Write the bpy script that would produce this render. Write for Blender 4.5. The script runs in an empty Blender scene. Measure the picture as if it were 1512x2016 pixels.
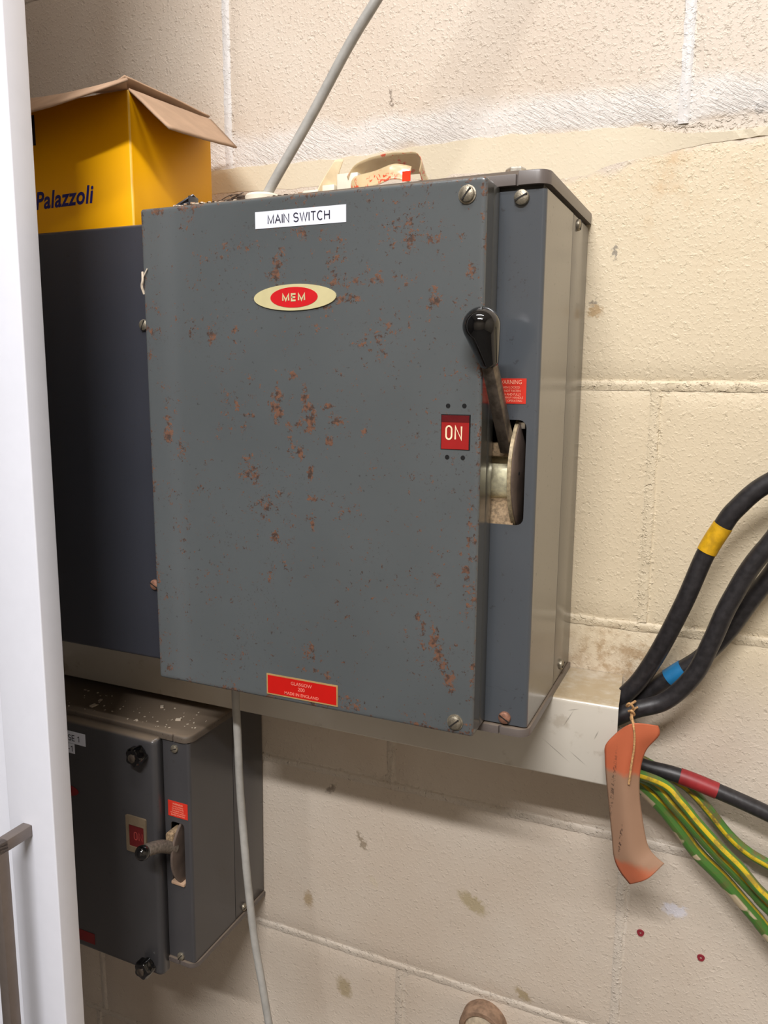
import bpy, bmesh, math, random
from mathutils import Vector, Matrix, noise
random.seed(7)
S = bpy.context.scene
C = S.collection
PI = math.pi

# ------------------------------------------------------------------ camera
cam_d = bpy.data.cameras.new('camera'); cam = bpy.data.objects.new('camera', cam_d); C.objects.link(cam)
CAMPOS = Vector((0.0028, -0.7635, 0.0021))
yaw, pitch, roll, F = 0.4163, -0.1679, -0.0064, 1575.49
Rc = (Matrix.Rotation(yaw, 3, 'Z') @ Matrix.Rotation(pitch, 3, 'X') @ Matrix.Rotation(roll, 3, 'Y')) @ Matrix.Rotation(PI/2, 3, 'X')
cam.matrix_world = Matrix.Translation(CAMPOS) @ Rc.to_4x4()
cam_d.sensor_fit = 'HORIZONTAL'; cam_d.sensor_width = 36.0; cam_d.lens = F/1512*36.0
cam_d.clip_start = 0.01
S.camera = cam

# ------------------------------------------------------------------ world, lights, exposure
w = bpy.data.worlds.new('world'); S.world = w; w.use_nodes = True
w.node_tree.nodes['Background'].inputs[0].default_value = (0.9, 0.93, 1, 1)
w.node_tree.nodes['Background'].inputs[1].default_value = 0.02
def area(name, loc, target, sx, sy, power, col):
    l = bpy.data.lights.new(name, 'AREA'); l.shape = 'RECTANGLE'; l.size = sx; l.size_y = sy
    l.energy = power; l.color = col
    o = bpy.data.objects.new(name, l); C.objects.link(o); o.location = loc
    o.rotation_euler = (Vector(target)-Vector(loc)).to_track_quat('-Z', 'Y').to_euler()
    return o
area('ceiling_tube', (-0.22, -1.02, 1.74), (-0.22, -0.70, 0), 1.2, 0.08, 19.0, (1.0, 0.975, 0.965))
area('added_fill_light', (0.05, -2.2, 1.74), (0.0, -1.2, 0), 1.2, 0.08, 77.0, (1.0, 0.975, 0.965))  # added fill lamp, brightens the lower scene from the front
S.view_settings.view_transform = 'Standard'; S.view_settings.look = 'None'
S.view_settings.gamma = 1.0; S.view_settings.use_curve_mapping = False
S.view_settings.exposure = 0.0

# ------------------------------------------------------------------ material helpers
def lin(r, g=None, b=None):
    f = lambda c: (c/255/12.92 if c/255 <= .04045 else ((c/255+.055)/1.055)**2.4)
    return (f(r), f(g), f(b), 1)
class NT:
    def __init__(s, name):
        s.m = bpy.data.materials.new(name); s.m.use_nodes = True; s.t = s.m.node_tree
        s.b = s.t.nodes['Principled BSDF']
    def n(s, typ, **kw):
        nd = s.t.nodes.new(typ)
        for k, v in kw.items(): setattr(nd, k, v)
        return nd
    def l(s, a, b): s.t.links.new(a, b)
    def put(s, sock, v):
        if hasattr(v, 'is_linked') or hasattr(v, 'links'): s.l(v, sock)
        else: sock.default_value = v
    def noise(s, scale, detail=3, rough=.55, vec=None, dist=0):
        nd = s.n('ShaderNodeTexNoise'); nd.inputs['Scale'].default_value = scale
        nd.inputs['Detail'].default_value = detail; nd.inputs['Roughness'].default_value = rough
        nd.inputs['Distortion'].default_value = dist
        s.l(vec if vec is not None else s.pos(), nd.inputs['Vector']); return nd.outputs['Fac']
    def pos(s):
        if not hasattr(s, '_p'): s._p = s.n('ShaderNodeTexCoord').outputs['Object']
        return s._p
    def wpos(s):
        if not hasattr(s, '_w'): s._w = s.n('ShaderNodeNewGeometry').outputs['Position']
        return s._w
    def ramp(s, v, a, b, lo=0., hi=1.):
        nd = s.n('ShaderNodeMapRange'); nd.interpolation_type = 'SMOOTHSTEP'
        s.put(nd.inputs[0], v); nd.inputs[1].default_value = a; nd.inputs[2].default_value = b
        nd.inputs[3].default_value = lo; nd.inputs[4].default_value = hi; return nd.outputs[0]
    def math(s, op, a, b=0., c=0.):
        nd = s.n('ShaderNodeMath', operation=op); s.put(nd.inputs[0], a); s.put(nd.inputs[1], b); s.put(nd.inputs[2], c); return nd.outputs[0]
    def mix(s, f, a, b):
        nd = s.n('ShaderNodeMix', data_type='RGBA'); s.put(nd.inputs[0], f); s.put(nd.inputs[6], a); s.put(nd.inputs[7], b); return nd.outputs[2]
    def map(s, vec, loc=(0,0,0), sc=(1,1,1), rot=(0,0,0)):
        nd = s.n('ShaderNodeMapping'); nd.vector_type = 'TEXTURE'; s.l(vec, nd.inputs[0])
        nd.inputs[1].default_value = loc; nd.inputs[2].default_value = rot; nd.inputs[3].default_value = sc; return nd.outputs[0]
    def blob(s, vec, loc, rad, ang=0., soft=.35):
        v = s.map(vec, loc, (rad[0], 10., rad[1]), (0, ang, 0))
        nd = s.n('ShaderNodeVectorMath', operation='LENGTH'); s.l(v, nd.inputs[0])
        return s.ramp(nd.outputs[1], 1-soft, 1+soft, 1., 0.)
    def bump(s, h, strength=.3, dist=.001, prev=None):
        nd = s.n('ShaderNodeBump'); nd.inputs['Strength'].default_value = strength; nd.inputs['Distance'].default_value = dist
        s.l(h, nd.inputs['Height'])
        if prev is not None: s.l(prev, nd.inputs['Normal'])
        return nd.outputs[0]
    def done(s, col=None, rough=.5, metal=0., normal=None, **kw):
        b = s.b.inputs
        if col is not None: s.put(b['Base Color'], col)
        s.put(b['Roughness'], rough); s.put(b['Metallic'], metal)
        if normal is not None: s.l(normal, b['Normal'])
        for k, v in kw.items(): s.put(b[k.replace('_', ' ')], v)
        return s.m
def simple(name, rgb, rough=.5, metal=0., var=.12, vscale=60, bump=0., bscale=300, **kw):
    t = NT(name); c = lin(*rgb); f = t.noise(vscale, 4)
    lo = tuple(x*(1-var) for x in c[:3])+(1,); hi = tuple(min(1, x*(1+var)) for x in c[:3])+(1,)
    col = t.mix(t.ramp(f, .3, .7), lo, hi)
    nm = t.bump(t.noise(bscale, 3), bump, .0005) if bump else None
    return t.done(col, rough, metal, nm, **kw)

# painted blockwork: creamy gloss paint with pits and nodules
def wall_paint(name, base, base2, rough_amt, smooth=False, zone=True):
    t = NT(name); P = t.wpos()
    n1 = t.noise(5, 4, .6, P); col = t.mix(t.ramp(n1, .3, .7), base, base2)
    sx = t.n('ShaderNodeSeparateXYZ'); t.l(P, sx.inputs[0])
    if zone:
        # yellower older coat between the upper joint and the trunking line, stained in places
        zz = t.math('ADD', sx.outputs[2], t.math('MULTIPLY', t.math('SUBTRACT', t.noise(14, 3, .6, P), .5), .05))
        zx = t.math('ADD', zz, t.math('MULTIPLY', sx.outputs[0], -.09))
        band = t.math('MULTIPLY', t.ramp(zx, .190, .200, 1, 0), t.ramp(zz, -.34, -.22, 0, 1))
        col = t.mix(t.math('MULTIPLY', band, .75), col, lin(223, 207, 174))
        st = t.math('MULTIPLY', t.ramp(t.noise(22, 6, .7, P), .48, .70), t.ramp(t.noise(5, 2, .5, P), .42, .62))
        st = t.math('MULTIPLY', st, t.ramp(zx, .06, .17, 0, 1)); st = t.math('MULTIPLY', st, band)
        col = t.mix(t.math('MULTIPLY', st, .55), col, lin(196, 152, 92))
        b = t.blob(P, (-.082, 0, -.262), (.055, .028), 0, .6)
        b = t.math('MULTIPLY', b, t.ramp(t.noise(60, 5, .7, P), .42, .62))
        col = t.mix(t.math('MULTIPLY', b, .6), col, lin(150, 112, 62))
        for (x, z, rx, rz, a, c) in [(-.2262, -.5647, .017, .008, .5, (168, 152, 112)), (-.1664, -.6577, .010, .005, .7, (160, 140, 98)),
              (-.4313, -.6202, .006, .010, 0, (165, 140, 100)), (-.3829, -.7235, .009, .013, -.3, (160, 142, 104)), (-.3602, -.5262, .004, .011, -.5, (135, 118, 95)),
              (-.3452, -.5722, .004, .008, -.5, (208, 194, 172)), (-.0209, -.5116, .011, .006, .1, (225, 225, 238)), (-.0011, .2223, .0045, .004, 0, (95, 92, 88)),
              (-.1255, .062, .006, .005, 0, (170, 135, 85)), (-.128, .07, .003, .003, 0, (110, 100, 90)), (-.4, -.47, .004, .007, .6, (120, 105, 92)),
              (-.1105, .113, .002, .006, .1, (110, 105, 98)), (-.33, .268, .0015, .009, -.15, (110, 95, 80)), (-.315, .235, .0015, .006, .15, (100, 85, 70))]:
            v = t.n('ShaderNodeVectorMath', operation='ADD')
            nn = t.n('ShaderNodeTexNoise'); nn.inputs['Scale'].default_value = 230; nn.inputs['Detail'].default_value = 4; t.l(P, nn.inputs['Vector'])
            sc = t.n('ShaderNodeVectorMath', operation='MULTIPLY_ADD'); t.l(nn.outputs['Color'], sc.inputs[0]); sc.inputs[1].default_value = (.014,)*3; sc.inputs[2].default_value = (-.007,)*3
            t.l(P, v.inputs[0]); t.l(sc.outputs[0], v.inputs[1])
            b = t.blob(v.outputs[0], (x, 0, z), (rx, rz), a, .4)
            col = t.mix(t.math('MULTIPLY', b, .7), col, lin(*c))
    if zone:
        # white, bristly brushed strip just above the filler band
        bz = t.math('MULTIPLY', t.ramp(zz, .212, .222), t.ramp(zz, .238, .262, 1, 0)); col = t.mix(t.math('MULTIPLY', bz, .8), col, lin(224, 220, 216))
        sv = t.map(P, (0, 0, 0), (.016, .01, .0022), (0, .55, 0)); stk = t.math('MULTIPLY', t.math('MULTIPLY', t.ramp(t.noise(1.0, 3, .65, sv, .6), .42, .62), bz), t.ramp(t.noise(16, 2, .5, P), .38, .6))
    # fine dirt specks
    sp = t.ramp(t.noise(240, 2, .5, P), .735, .77)
    col = t.mix(t.math('MULTIPLY', sp, .45), col, lin(120, 100, 78))
    k = .35 if smooth else 1.
    top = t.ramp(sx.outputs[2], .15, .24, .45, .75)     # the upper course is a rougher block
    h1 = t.math('ADD', t.ramp(t.noise(190, 3, .55, P, .0), .55, .74), t.math('MULTIPLY', t.ramp(t.noise(310, 2, .5, P), .50, .72), .55))       # nodules
    h2 = t.ramp(t.noise(150, 3, .55, t.map(P, (3, 2, 1))), .28, .40, -1., 0)   # pits
    h3 = t.noise(330, 3, .6, P); h4 = t.noise(26, 3, .55, P)
    h = t.math('ADD', t.math('MULTIPLY', t.math('ADD', h1, h2), top), t.math('ADD', t.math('MULTIPLY', h3, .22), t.math('MULTIPLY', h4, .8)))
    if zone: h = t.math('ADD', h, t.math('MULTIPLY', stk, .75))
    nm = t.bump(h, .55*k*rough_amt, .0014)
    return t.done(col, .52, 0, nm)
m_block = wall_paint('cream_block_paint', lin(214, 202, 187), lin(207, 192, 175), 1.0)
m_mortar = wall_paint('cream_mortar_paint', lin(218, 208, 195), lin(204, 191, 175), 2.0)
m_mortar_w = wall_paint('white_mortar_paint', lin(222, 220, 218), lin(214, 209, 205), 1.0, zone=False)
m_patch = wall_paint('smooth_filler_paint', lin(224, 213, 189), lin(220, 207, 181), .8, True, False)

# enamel paint on switchgear, with rust carried by a point attribute that the grain breaks up
def enamel(name, rgb, rough=.2, rust=False, dust=.0, coat=.6, specks=.5, spec=.5):
    t = NT(name); c = lin(*rgb)
    n1 = t.noise(7, 3, .5); col = t.mix(t.ramp(n1, .3, .7), tuple(x*.93 for x in c[:3])+(1,), tuple(x*1.05 for x in c[:3])+(1,))
    r = rough; nm = t.bump(t.noise(38, 3), .06, .0012)
    if specks:
        f = t.ramp(t.noise(230, 3, .6), .675, .70); col = t.mix(t.math('MULTIPLY', f, specks), col, lin(40, 33, 30))
        f2 = t.math('MULTIPLY', t.ramp(t.noise(420, 2, .6), .63, .68), t.ramp(t.noise(12, 3), .5, .66))
        col = t.mix(t.math('MULTIPLY', f2, specks), col, lin(62, 50, 46))
        # a few thin scratches
        sv = t.map(t.pos(), (0, 0, 0), (.20, .05, .006), (0, .12, 0)); f3 = t.ramp(t.noise(1.6, 6, .7, sv), .735, .75)
        col = t.mix(t.math('MULTIPLY', f3, .5), col, lin(48, 44, 42))
    if rust:
        at = t.n('ShaderNodeAttribute', attribute_name='rust'); g = t.noise(620, 4, .75); g2 = t.noise(190, 3, .65)
        v = t.math('ADD', at.outputs['Fac'], t.math('MULTIPLY', t.math('SUBTRACT', t.math('ADD', g, g2), 1.), 1.9))
        f = t.ramp(v, .45, .57)
        rc = t.mix(t.ramp(t.noise(260, 3), .36, .62), lin(60, 46, 40), lin(114, 78, 58))
        col = t.mix(f, col, rc); r = t.math('ADD', t.math('MULTIPLY', f, .5), rough)
        nm = t.bump(f, .35, .0006, nm)
    if dust:
        ge = t.n('ShaderNodeNewGeometry'); sz = t.n('ShaderNodeSeparateXYZ'); t.l(ge.outputs['Normal'], sz.inputs[0])
        f = t.math('MULTIPLY', t.ramp(sz.outputs[2], .35, .9), t.ramp(t.noise(25, 4), .1, .6, .6, 1.)); f = t.math('MULTIPLY', f, dust)
        col = t.mix(f, col, lin(128, 112, 94))
        r = t.math('ADD', r, t.math('MULTIPLY', f, .6))
    return t.done(col, r, 0, nm, Coat_Weight=coat, Coat_Roughness=.12 if name != 'grey_enamel_side' else .2, Specular_IOR_Level=spec)
m_door = enamel('grey_enamel_rusted', (86, 91, 93), .3, True, .3, .5)
m_body = enamel('blue_grey_enamel', (74, 79, 85), .28, False, .5, .8, .35)
m_side = enamel('grey_enamel_side', (90, 86, 81), .34, False, .5, .6, .9)
m_dedge = enamel('grey_enamel_edge', (84, 84, 80), .3, False, .5, .6, .5)
m_dark = enamel('dark_enamel', (52, 54, 62), .32, False, .5, .35, .3)
m_lid = enamel('worn_grey_lid', (96, 88, 84), .42, False, .6, .2, .6)
m_low = enamel('dusty_grey_enamel', (68, 67, 69), .34, False, .95, .3, .35)
m_lowlid = enamel('dusty_lid_enamel', (92, 82, 72), .5, False, .8, .0, .9)

m_white = simple('white_laminate', (238, 241, 252), .28, var=.01, Coat_Weight=.2)
m_handle = simple('brushed_bronze_grey', (128, 118, 112), .42, .55, var=.05, bump=.1)
m_screw = simple('dull_screw_metal', (150, 142, 126), .42, .7, var=.25, vscale=400, bump=.3, bscale=900)
m_rustscrew = simple('rusty_screw_metal', (150, 108, 88), .55, .4, var=.25, vscale=400, bump=.3, bscale=900)
m_slot = simple('screw_slot_dark', (30, 26, 22), .8)
m_zinc = simple('zinc_bolt', (190, 186, 176), .3, .85, var=.2, vscale=300)
m_steel = simple('oily_steel', (112, 102, 92), .34, .75, var=.35, vscale=140, bump=.15)
m_drum = simple('zinc_drum', (226, 218, 184), .3, .1, var=.35, vscale=120, bump=.1)  # pale, barely metallic colour stands in for the highlight on the zinc
m_dirt = simple('dusty_beige_casting', (150, 128, 100), .75, .1, var=.4, vscale=350, bump=.7, bscale=500)
m_disc = simple('brown_grey_disc', (112, 98, 90), .4, .3, var=.2, vscale=60)
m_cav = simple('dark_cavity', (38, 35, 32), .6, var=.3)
m_black = simple('black_bakelite', (8, 8, 9), .06, var=.1, Coat_Weight=.6)
m_rubber = simple('black_cable_sheath', (40, 38, 40), .42, var=.3, vscale=200, bump=.25, bscale=240)
m_greyc = simple('grey_cable_sheath', (165, 163, 158), .45, var=.10, vscale=90, bump=.2, bscale=300)
m_blue = simple('blue_band', (28, 110, 160), .5); m_red = simple('red_band', (140, 36, 40), .45, var=.2); m_yellow = simple('yellow_band', (208, 160, 20), .5, var=.2, vscale=140)
m_lblw = simple('white_label_tape', (236, 240, 252), .35, var=.01); m_ink = simple('black_ink', (38, 36, 58), .5)
m_redp = simple('red_enamel_print', (205, 28, 34), .35, var=.05); m_cream = simple('cream_print', (206, 196, 150), .4, var=.05)
m_redl = simple('red_rating_plate', (196, 16, 8), .45, var=.03); m_pinkt = simple('pale_red_print', (232, 128, 112), .45)
m_tan = simple('tan_plate_edge', (172, 140, 92), .45)
m_warn = simple('orange_red_label', (216, 52, 36), .4, var=.04); m_warnt = simple('pale_label_print', (250, 178, 150), .45)
m_onred = simple('window_red', (158, 30, 30), .3, var=.05); m_onred2 = simple('shaded_window_red', (104, 26, 28), .4, var=.05); m_shadered = simple('shaded_red_plate', (128, 26, 28), .5); m_ont = simple('window_cream_print', (252, 226, 190), .4)  # second window red and plate red are darkened as if in shade
m_hole = simple('black_hole', (6, 6, 7), .9)
m_yel = simple('yellow_carton_print', (255, 184, 0), .5, var=.02, vscale=12, Specular_IOR_Level=.3); m_card = simple('brown_cardboard', (176, 146, 120), .85, var=.08, vscale=40, bump=.2)
m_navy = simple('navy_carton_print', (18, 14, 110), .45); m_logo = simple('dark_carton_print', (16, 14, 40), .45)
m_string = simple('hemp_string', (190, 148, 100), .9, var=.3, vscale=600, bump=.8, bscale=900)
m_plug = simple('red_wall_plug', (140, 40, 52), .5); m_plast = simple('white_plastic', (232, 224, 206), .4, var=.04)
m_twig = simple('dark_debris', (70, 56, 46), .8, var=.4); m_flake = simple('paint_flake', (214, 200, 180), .7)
m_pipe = simple('rusty_painted_pipe', (150, 122, 100), .7, .1, var=.3, vscale=120, bump=.6)
m_pipec = simple('painted_pipe_plug', (196, 180, 156), .6, var=.2, vscale=120, bump=.8)

def trunk_mat():
    t = NT('aged_white_trunking'); P = t.wpos()
    base = t.mix(t.ramp(t.noise(9, 3, .5, P), .3, .7), lin(204, 196, 182), lin(214, 208, 196))
    ge = t.n('ShaderNodeNewGeometry'); sz = t.n('ShaderNodeSeparateXYZ'); t.l(ge.outputs['Normal'], sz.inputs[0])
    f = t.math('MULTIPLY', t.ramp(sz.outputs[2], .5, .9), t.ramp(t.noise(45, 5, .7, P), .25, .6, .35, 1.))
    col = t.mix(f, base, lin(176, 158, 128))
    s = t.math('MULTIPLY', t.ramp(t.noise(30, 5, .65, P), .56, .68), .35); col = t.mix(s, col, lin(150, 132, 108))
    for (x, z, rx, rz, a) in [(-.128, -.3302, .020, .0006, .62), (-.108, -.334, .012, .0006, .62), (-.118, -.298, .012, .0007, -1.1), (-.114, -.289, .007, .0006, -.3), (-.093, -.309, .006, .0008, -1.2)]:
        b = t.blob(P, (x, -.08, z), (rx*.6, rz*.6), a, .6); col = t.mix(t.math('MULTIPLY', b, .45), col, lin(70, 62, 54))
    return t.done(col, .2, 0, t.bump(t.noise(20, 2, .5, P), .1, .001), Coat_Weight=.7, Coat_Roughness=.12)
m_trunk = trunk_mat()
def earth_mat(name, yc, yw, dull=0., worn=0.):
    t = NT(name); uv = t.n('ShaderNodeUVMap'); uv.uv_map = 'uv'; sp = t.n('ShaderNodeSeparateXYZ'); t.l(uv.outputs[0], sp.inputs[0])
    v = t.math('ADD', sp.outputs[1], t.math('MULTIPLY', sp.outputs[0], .10))
    d = t.math('ABSOLUTE', t.math('SUBTRACT', t.math('FRACT', t.math('ADD', v, .5-yc)), .5))
    y = t.ramp(d, yw/2-.012, yw/2+.012, 1, 0)
    col = t.mix(y, lin(74, 120, 50), lin(206, 176, 34))
    d1 = t.ramp(t.noise(90, 5, .65, t.wpos()), .46, .62); col = t.mix(t.math('MULTIPLY', d1, .45+dull*.4), col, lin(112, 92, 60))
    if worn:
        f = t.math('MULTIPLY', t.ramp(t.noise(34, 2, .5, t.wpos()), .50, .52), t.ramp(t.math('FRACT', t.math('ADD', v, .5)), .53, .56))
        col = t.mix(t.math('MULTIPLY', f, worn), col, lin(200, 180, 150))
    return t.done(col, .4, 0, t.bump(t.noise(160, 3, .6, t.wpos()), .2, .0006))
def tag_mat():
    t = NT('orange_paper_tag'); P = t.wpos(); sx = t.n('ShaderNodeSeparateXYZ'); t.l(P, sx.inputs[0])
    q = t.math('ADD', sx.outputs[2], t.math('MULTIPLY', t.math('SUBTRACT', t.noise(40, 4, .6, P), .5), .02))
    f = t.math('MULTIPLY', t.ramp(q, -.335, -.328, 1, 0), t.ramp(t.noise(26, 3, .5, t.map(P, (0, 0, 0), (1, 1, 3))), .60, .635, 1, 0))
    f = t.math('MULTIPLY', f, t.ramp(q, -.418, -.408, .15, 1))
    col = t.mix(f, lin(190, 100, 66), lin(156, 122, 98))
    b = t.blob(P, (-.0745, 0, -.345), (.0016, .03), .04, .5); b = t.math('MULTIPLY', b, t.ramp(t.noise(500, 3, .7, P), .5, .56))
    col = t.mix(t.math('MULTIPLY', b, .7), col, lin(60, 48, 42))
    b = t.blob(P, (-.0655, 0, -.392), (.0012, .014), .05, .4); b = t.math('MULTIPLY', b, t.ramp(t.noise(420, 2, .7, P), .48, .54))
    col = t.mix(t.math('MULTIPLY', b, .8), col, lin(60, 40, 36))
    return t.done(col, .6, 0, t.bump(t.noise(120, 3, .5, P), .15, .0006))
m_tag = tag_mat()
def tape_mat():
    t = NT('printed_clear_tape'); f = t.math('MULTIPLY', t.ramp(t.noise(95, 3, .6, None, 2.0), .53, .56), t.ramp(t.noise(30, 2), .42, .5))
    col = t.mix(f, lin(226, 202, 158), lin(226, 78, 40))
    t.done(col, .2, 0, t.bump(t.noise(60, 2), .5, .002), Coat_Weight=.6)
    tr = t.n('ShaderNodeBsdfTransparent'); mx = t.n('ShaderNodeMixShader'); mx.inputs[0].default_value = .72
    t.l(tr.outputs[0], mx.inputs[1]); t.l(t.b.outputs[0], mx.inputs[2]); t.l(mx.outputs[0], t.t.nodes['Material Output'].inputs[0]); return t.m
m_tape = tape_mat()
m_room = simple('room_paint', (190, 180, 165), .7, var=.05, vscale=4)
m_roomdark = simple('dark_store_wall', (70, 66, 62), .8, var=.2, vscale=3)
m_floor = simple('grey_concrete_floor', (96, 92, 88), .7, var=.2, vscale=8)
m_ceil = simple('ceiling_paint', (220, 216, 208), .8, var=.03, vscale=4)

# ------------------------------------------------------------------ geometry helpers
ORG = {}
_fc = {}
def text2d(s, size=1., bold=0., shear=0., align='CENTER', spacing=1.):
    key = (s, bold, shear, align, spacing)
    if key not in _fc:
        cu = bpy.data.curves.new('t', 'FONT'); cu.body = s; cu.size = 1.; cu.offset = bold; cu.shear = shear; cu.align_x = align; cu.space_character = spacing
        cu.resolution_u = 3
        o = bpy.data.objects.new('t', cu); C.objects.link(o); dg = bpy.context.evaluated_depsgraph_get()
        me = bpy.data.meshes.new_from_object(o.evaluated_get(dg))
        _fc[key] = ([tuple(v.co) for v in me.vertices], [tuple(p.vertices) for p in me.polygons])
        bpy.data.objects.remove(o); bpy.data.curves.remove(cu); bpy.data.meshes.remove(me)
    return _fc[key]
def _arc(cx, cy, rx, ry, a0, a1, n=14): return [(cx+rx*math.cos(math.radians(a0+(a1-a0)*i/n)), cy+ry*math.sin(math.radians(a0+(a1-a0)*i/n))) for i in range(n+1)]
GL = {'M': (.80, [[(0, 0), (0, 1), (.5, .06), (1, 1), (1, 0)]]), 'A': (.76, [[(0, 0), (.5, 1), (1, 0)], [(.19, .35), (.81, .35)]]), 'I': (.0, [[(0, 0), (0, 1)]]),
 'N': (.68, [[(0, 0), (0, 1), (1, 0), (1, 1)]]), 'W': (1.02, [[(0, 1), (.26, 0), (.5, 1), (.74, 0), (1, 1)]]), 'T': (.68, [[(0, 1), (1, 1)], [(.5, 1), (.5, 0)]]),
 'H': (.66, [[(0, 0), (0, 1)], [(1, 0), (1, 1)], [(0, .52), (1, .52)]]), 'E': (.56, [[(1, 0), (0, 0), (0, 1), (1, 1)], [(0, .51), (.92, .51)]]),
 'C': (.72, [_arc(.52, .5, .52, .5, 48, 312, 22)]), 'S': (.66, [_arc(.49, .745, .45, .255, 25, 250, 14)+[(.62, .46)]+_arc(.50, .265, .48, .265, 60, -155, 14)]),
 '1': (.34, [[(.0, .76), (.9, 1), (.9, 0)]]), '-': (.34, [[(0, .38), (1, .38)]]), 'O': (.62, [_arc(.5, .74, .5, .26, 0, 180, 12)+_arc(.5, .26, .5, .26, 180, 360, 12)+[(1., .74)]])}
class MB:
    def strokes(s, txt, cx, cz, y, h, t, mat, wx=1., gap=.24, skew=0., space=.45):
        tot = sum((GL[c][0]*wx+gap if c != ' ' else space) for c in txt)-gap; x = cx-tot*h/2
        for c in txt:
            if c == ' ': x += space*h; continue
            W, pl = GL[c]; W = W*wx
            for p in pl:
                q = [Vector((x+a*W*h, cz+b*h)) for a, b in p]; L = []; R = []; closed = (q[0]-q[-1]).length < 1e-7
                for i, v in enumerate(q):
                    a = (q[i]-q[i-1]).normalized() if (i or closed) and (q[i]-q[i-1]).length > 1e-9 else None
                    if i == 0 and closed: a = (q[0]-q[-2]).normalized()
                    b = (q[(i+1) % len(q)]-q[i]).normalized() if i < len(q)-1 else ((q[1]-q[0]).normalized() if closed else None)
                    if a is None: a = b
                    if b is None: b = a
                    nn = Vector((-(a+b).y, (a+b).x)); 
                    if nn.length < 1e-6: nn = Vector((-a.y, a.x))
                    nn.normalize(); k = min(1.9, 1/max(.3, abs(nn.dot(Vector((-a.y, a.x))))))
                    L.append(v+nn*t/2*k); R.append(v-nn*t/2*k)
                vs = [(u.x, y-.0002, u.y+(u.x-cx)*skew) for u in L+R]; n = len(q)
                s.add(vs, [(i, i+1, n+i+1, n+i) for i in range(n-1)], mat)
            x += (W+gap)*h
    def __init__(s): s.v = []; s.f = []; s.mi = []; s.mats = []; s.uv = {}
    def m(s, mat):
        if mat not in s.mats: s.mats.append(mat)
        return s.mats.index(mat)
    def add(s, vs, fs, mat):
        b = len(s.v); s.v += [Vector(v) for v in vs]; k = s.m(mat)
        for f in fs: s.f.append(tuple(i+b for i in f)); s.mi.append(k)
        return b
    def box(s, x0, x1, y0, y1, z0, z1, mat, bev=0.0, seg=2, M=None):
        bm = bmesh.new(); bmesh.ops.create_cube(bm, size=1.)
        for v in bm.verts: v.co = Vector((x0+(v.co.x+.5)*(x1-x0), y0+(v.co.y+.5)*(y1-y0), z0+(v.co.z+.5)*(z1-z0)))
        if bev: bmesh.ops.bevel(bm, geom=bm.edges[:], offset=bev, segments=seg, profile=.5, affect='EDGES')
        if M: bm.transform(M)
        s.addbm(bm, mat)
    def addbm(s, bm, mat):
        bm.verts.index_update(); s.add([v.co.copy() for v in bm.verts], [tuple(v.index for v in f.verts) for f in bm.faces], mat); bm.free()
    def cyl(s, a, b, r0, r1, mat, n=20, cap=True, bev=0.):
        a = Vector(a); b = Vector(b); d = (b-a); L = d.length; q = d.to_track_quat('Z', 'Y').to_matrix()
        prof = [(r0, 0.), (r1, L)] if not bev else [(r0, 0.), (r1, L-bev), (r1-bev*.35, L-bev*.3), (r1-bev, L)]
        s.lathe(a, q, prof, mat, n, cap)
    def lathe(s, o, q, prof, mat, n=24, cap=True):
        vs = []; fs = []
        for (r, z) in prof:
            for i in range(n): t = 2*PI*i/n; vs.append(Vector(o)+q@Vector((r*math.cos(t), r*math.sin(t), z)))
        for j in range(len(prof)-1):
            for i in range(n): k = (i+1) % n; fs.append((j*n+i, j*n+k, (j+1)*n+k, (j+1)*n+i))
        if cap: fs.append(tuple(reversed(range(n)))); fs.append(tuple((len(prof)-1)*n+i for i in range(n)))
        s.add(vs, fs, mat)
    def tube(s, pts, r, mat, n=14, sub=8, uv=False, cap=True, wob=0.):
        P = smooth_path(pts, sub); vs = []; fs = []; up = Vector((0, -1, 0)); L = 0; uvs = []
        for j, p in enumerate(P):
            t = (P[min(j+1, len(P)-1)]-P[max(j-1, 0)]).normalized(); a = (up-t*up.dot(t)).normalized(); b = t.cross(a)
            if j: L += (P[j]-P[j-1]).length
            rr = r*(1+wob*math.sin(j*1.7))
            for i in range(n+1 if uv else n):
                th = 2*PI*i/n; vs.append(p+rr*(math.cos(th)*a+math.sin(th)*b)); uvs.append((L*4, i/n))
        m = n+1 if uv else n
        for j in range(len(P)-1):
            for i in range(n): k = i+1 if uv else (i+1) % n; fs.append((j*m+i, (j+1)*m+i, (j+1)*m+k, j*m+k))
        if cap: fs.append(tuple(range(n))); fs.append(tuple(reversed([(len(P)-1)*m+i for i in range(n)])))
        base = s.add(vs, fs, mat)
        if uv:
            for i, u in enumerate(uvs): s.uv[base+i] = u
    def plate(s, pts, y0, y1, mat, axis='Y', holes=()):
        """filled polygon (2-D pts in XZ) with holes, extruded from y0 to y1"""
        bm = bmesh.new(); es = []
        for loop in [pts]+list(holes):
            vv = [bm.verts.new((p[0], y0, p[1])) for p in loop]
            for i in range(len(vv)): es.append(bm.edges.new((vv[i], vv[(i+1) % len(vv)])))
        r = bmesh.ops.triangle_fill(bm, edges=es, use_beauty=True, use_dissolve=False)
        fs = [g for g in r['geom'] if isinstance(g, bmesh.types.BMFace)]
        ex = bmesh.ops.extrude_face_region(bm, geom=fs)
        for g in ex['geom']:
            if isinstance(g, bmesh.types.BMVert): g.co.y = y1
        bmesh.ops.recalc_face_normals(bm, faces=bm.faces)
        s.addbm(bm, mat)
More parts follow.
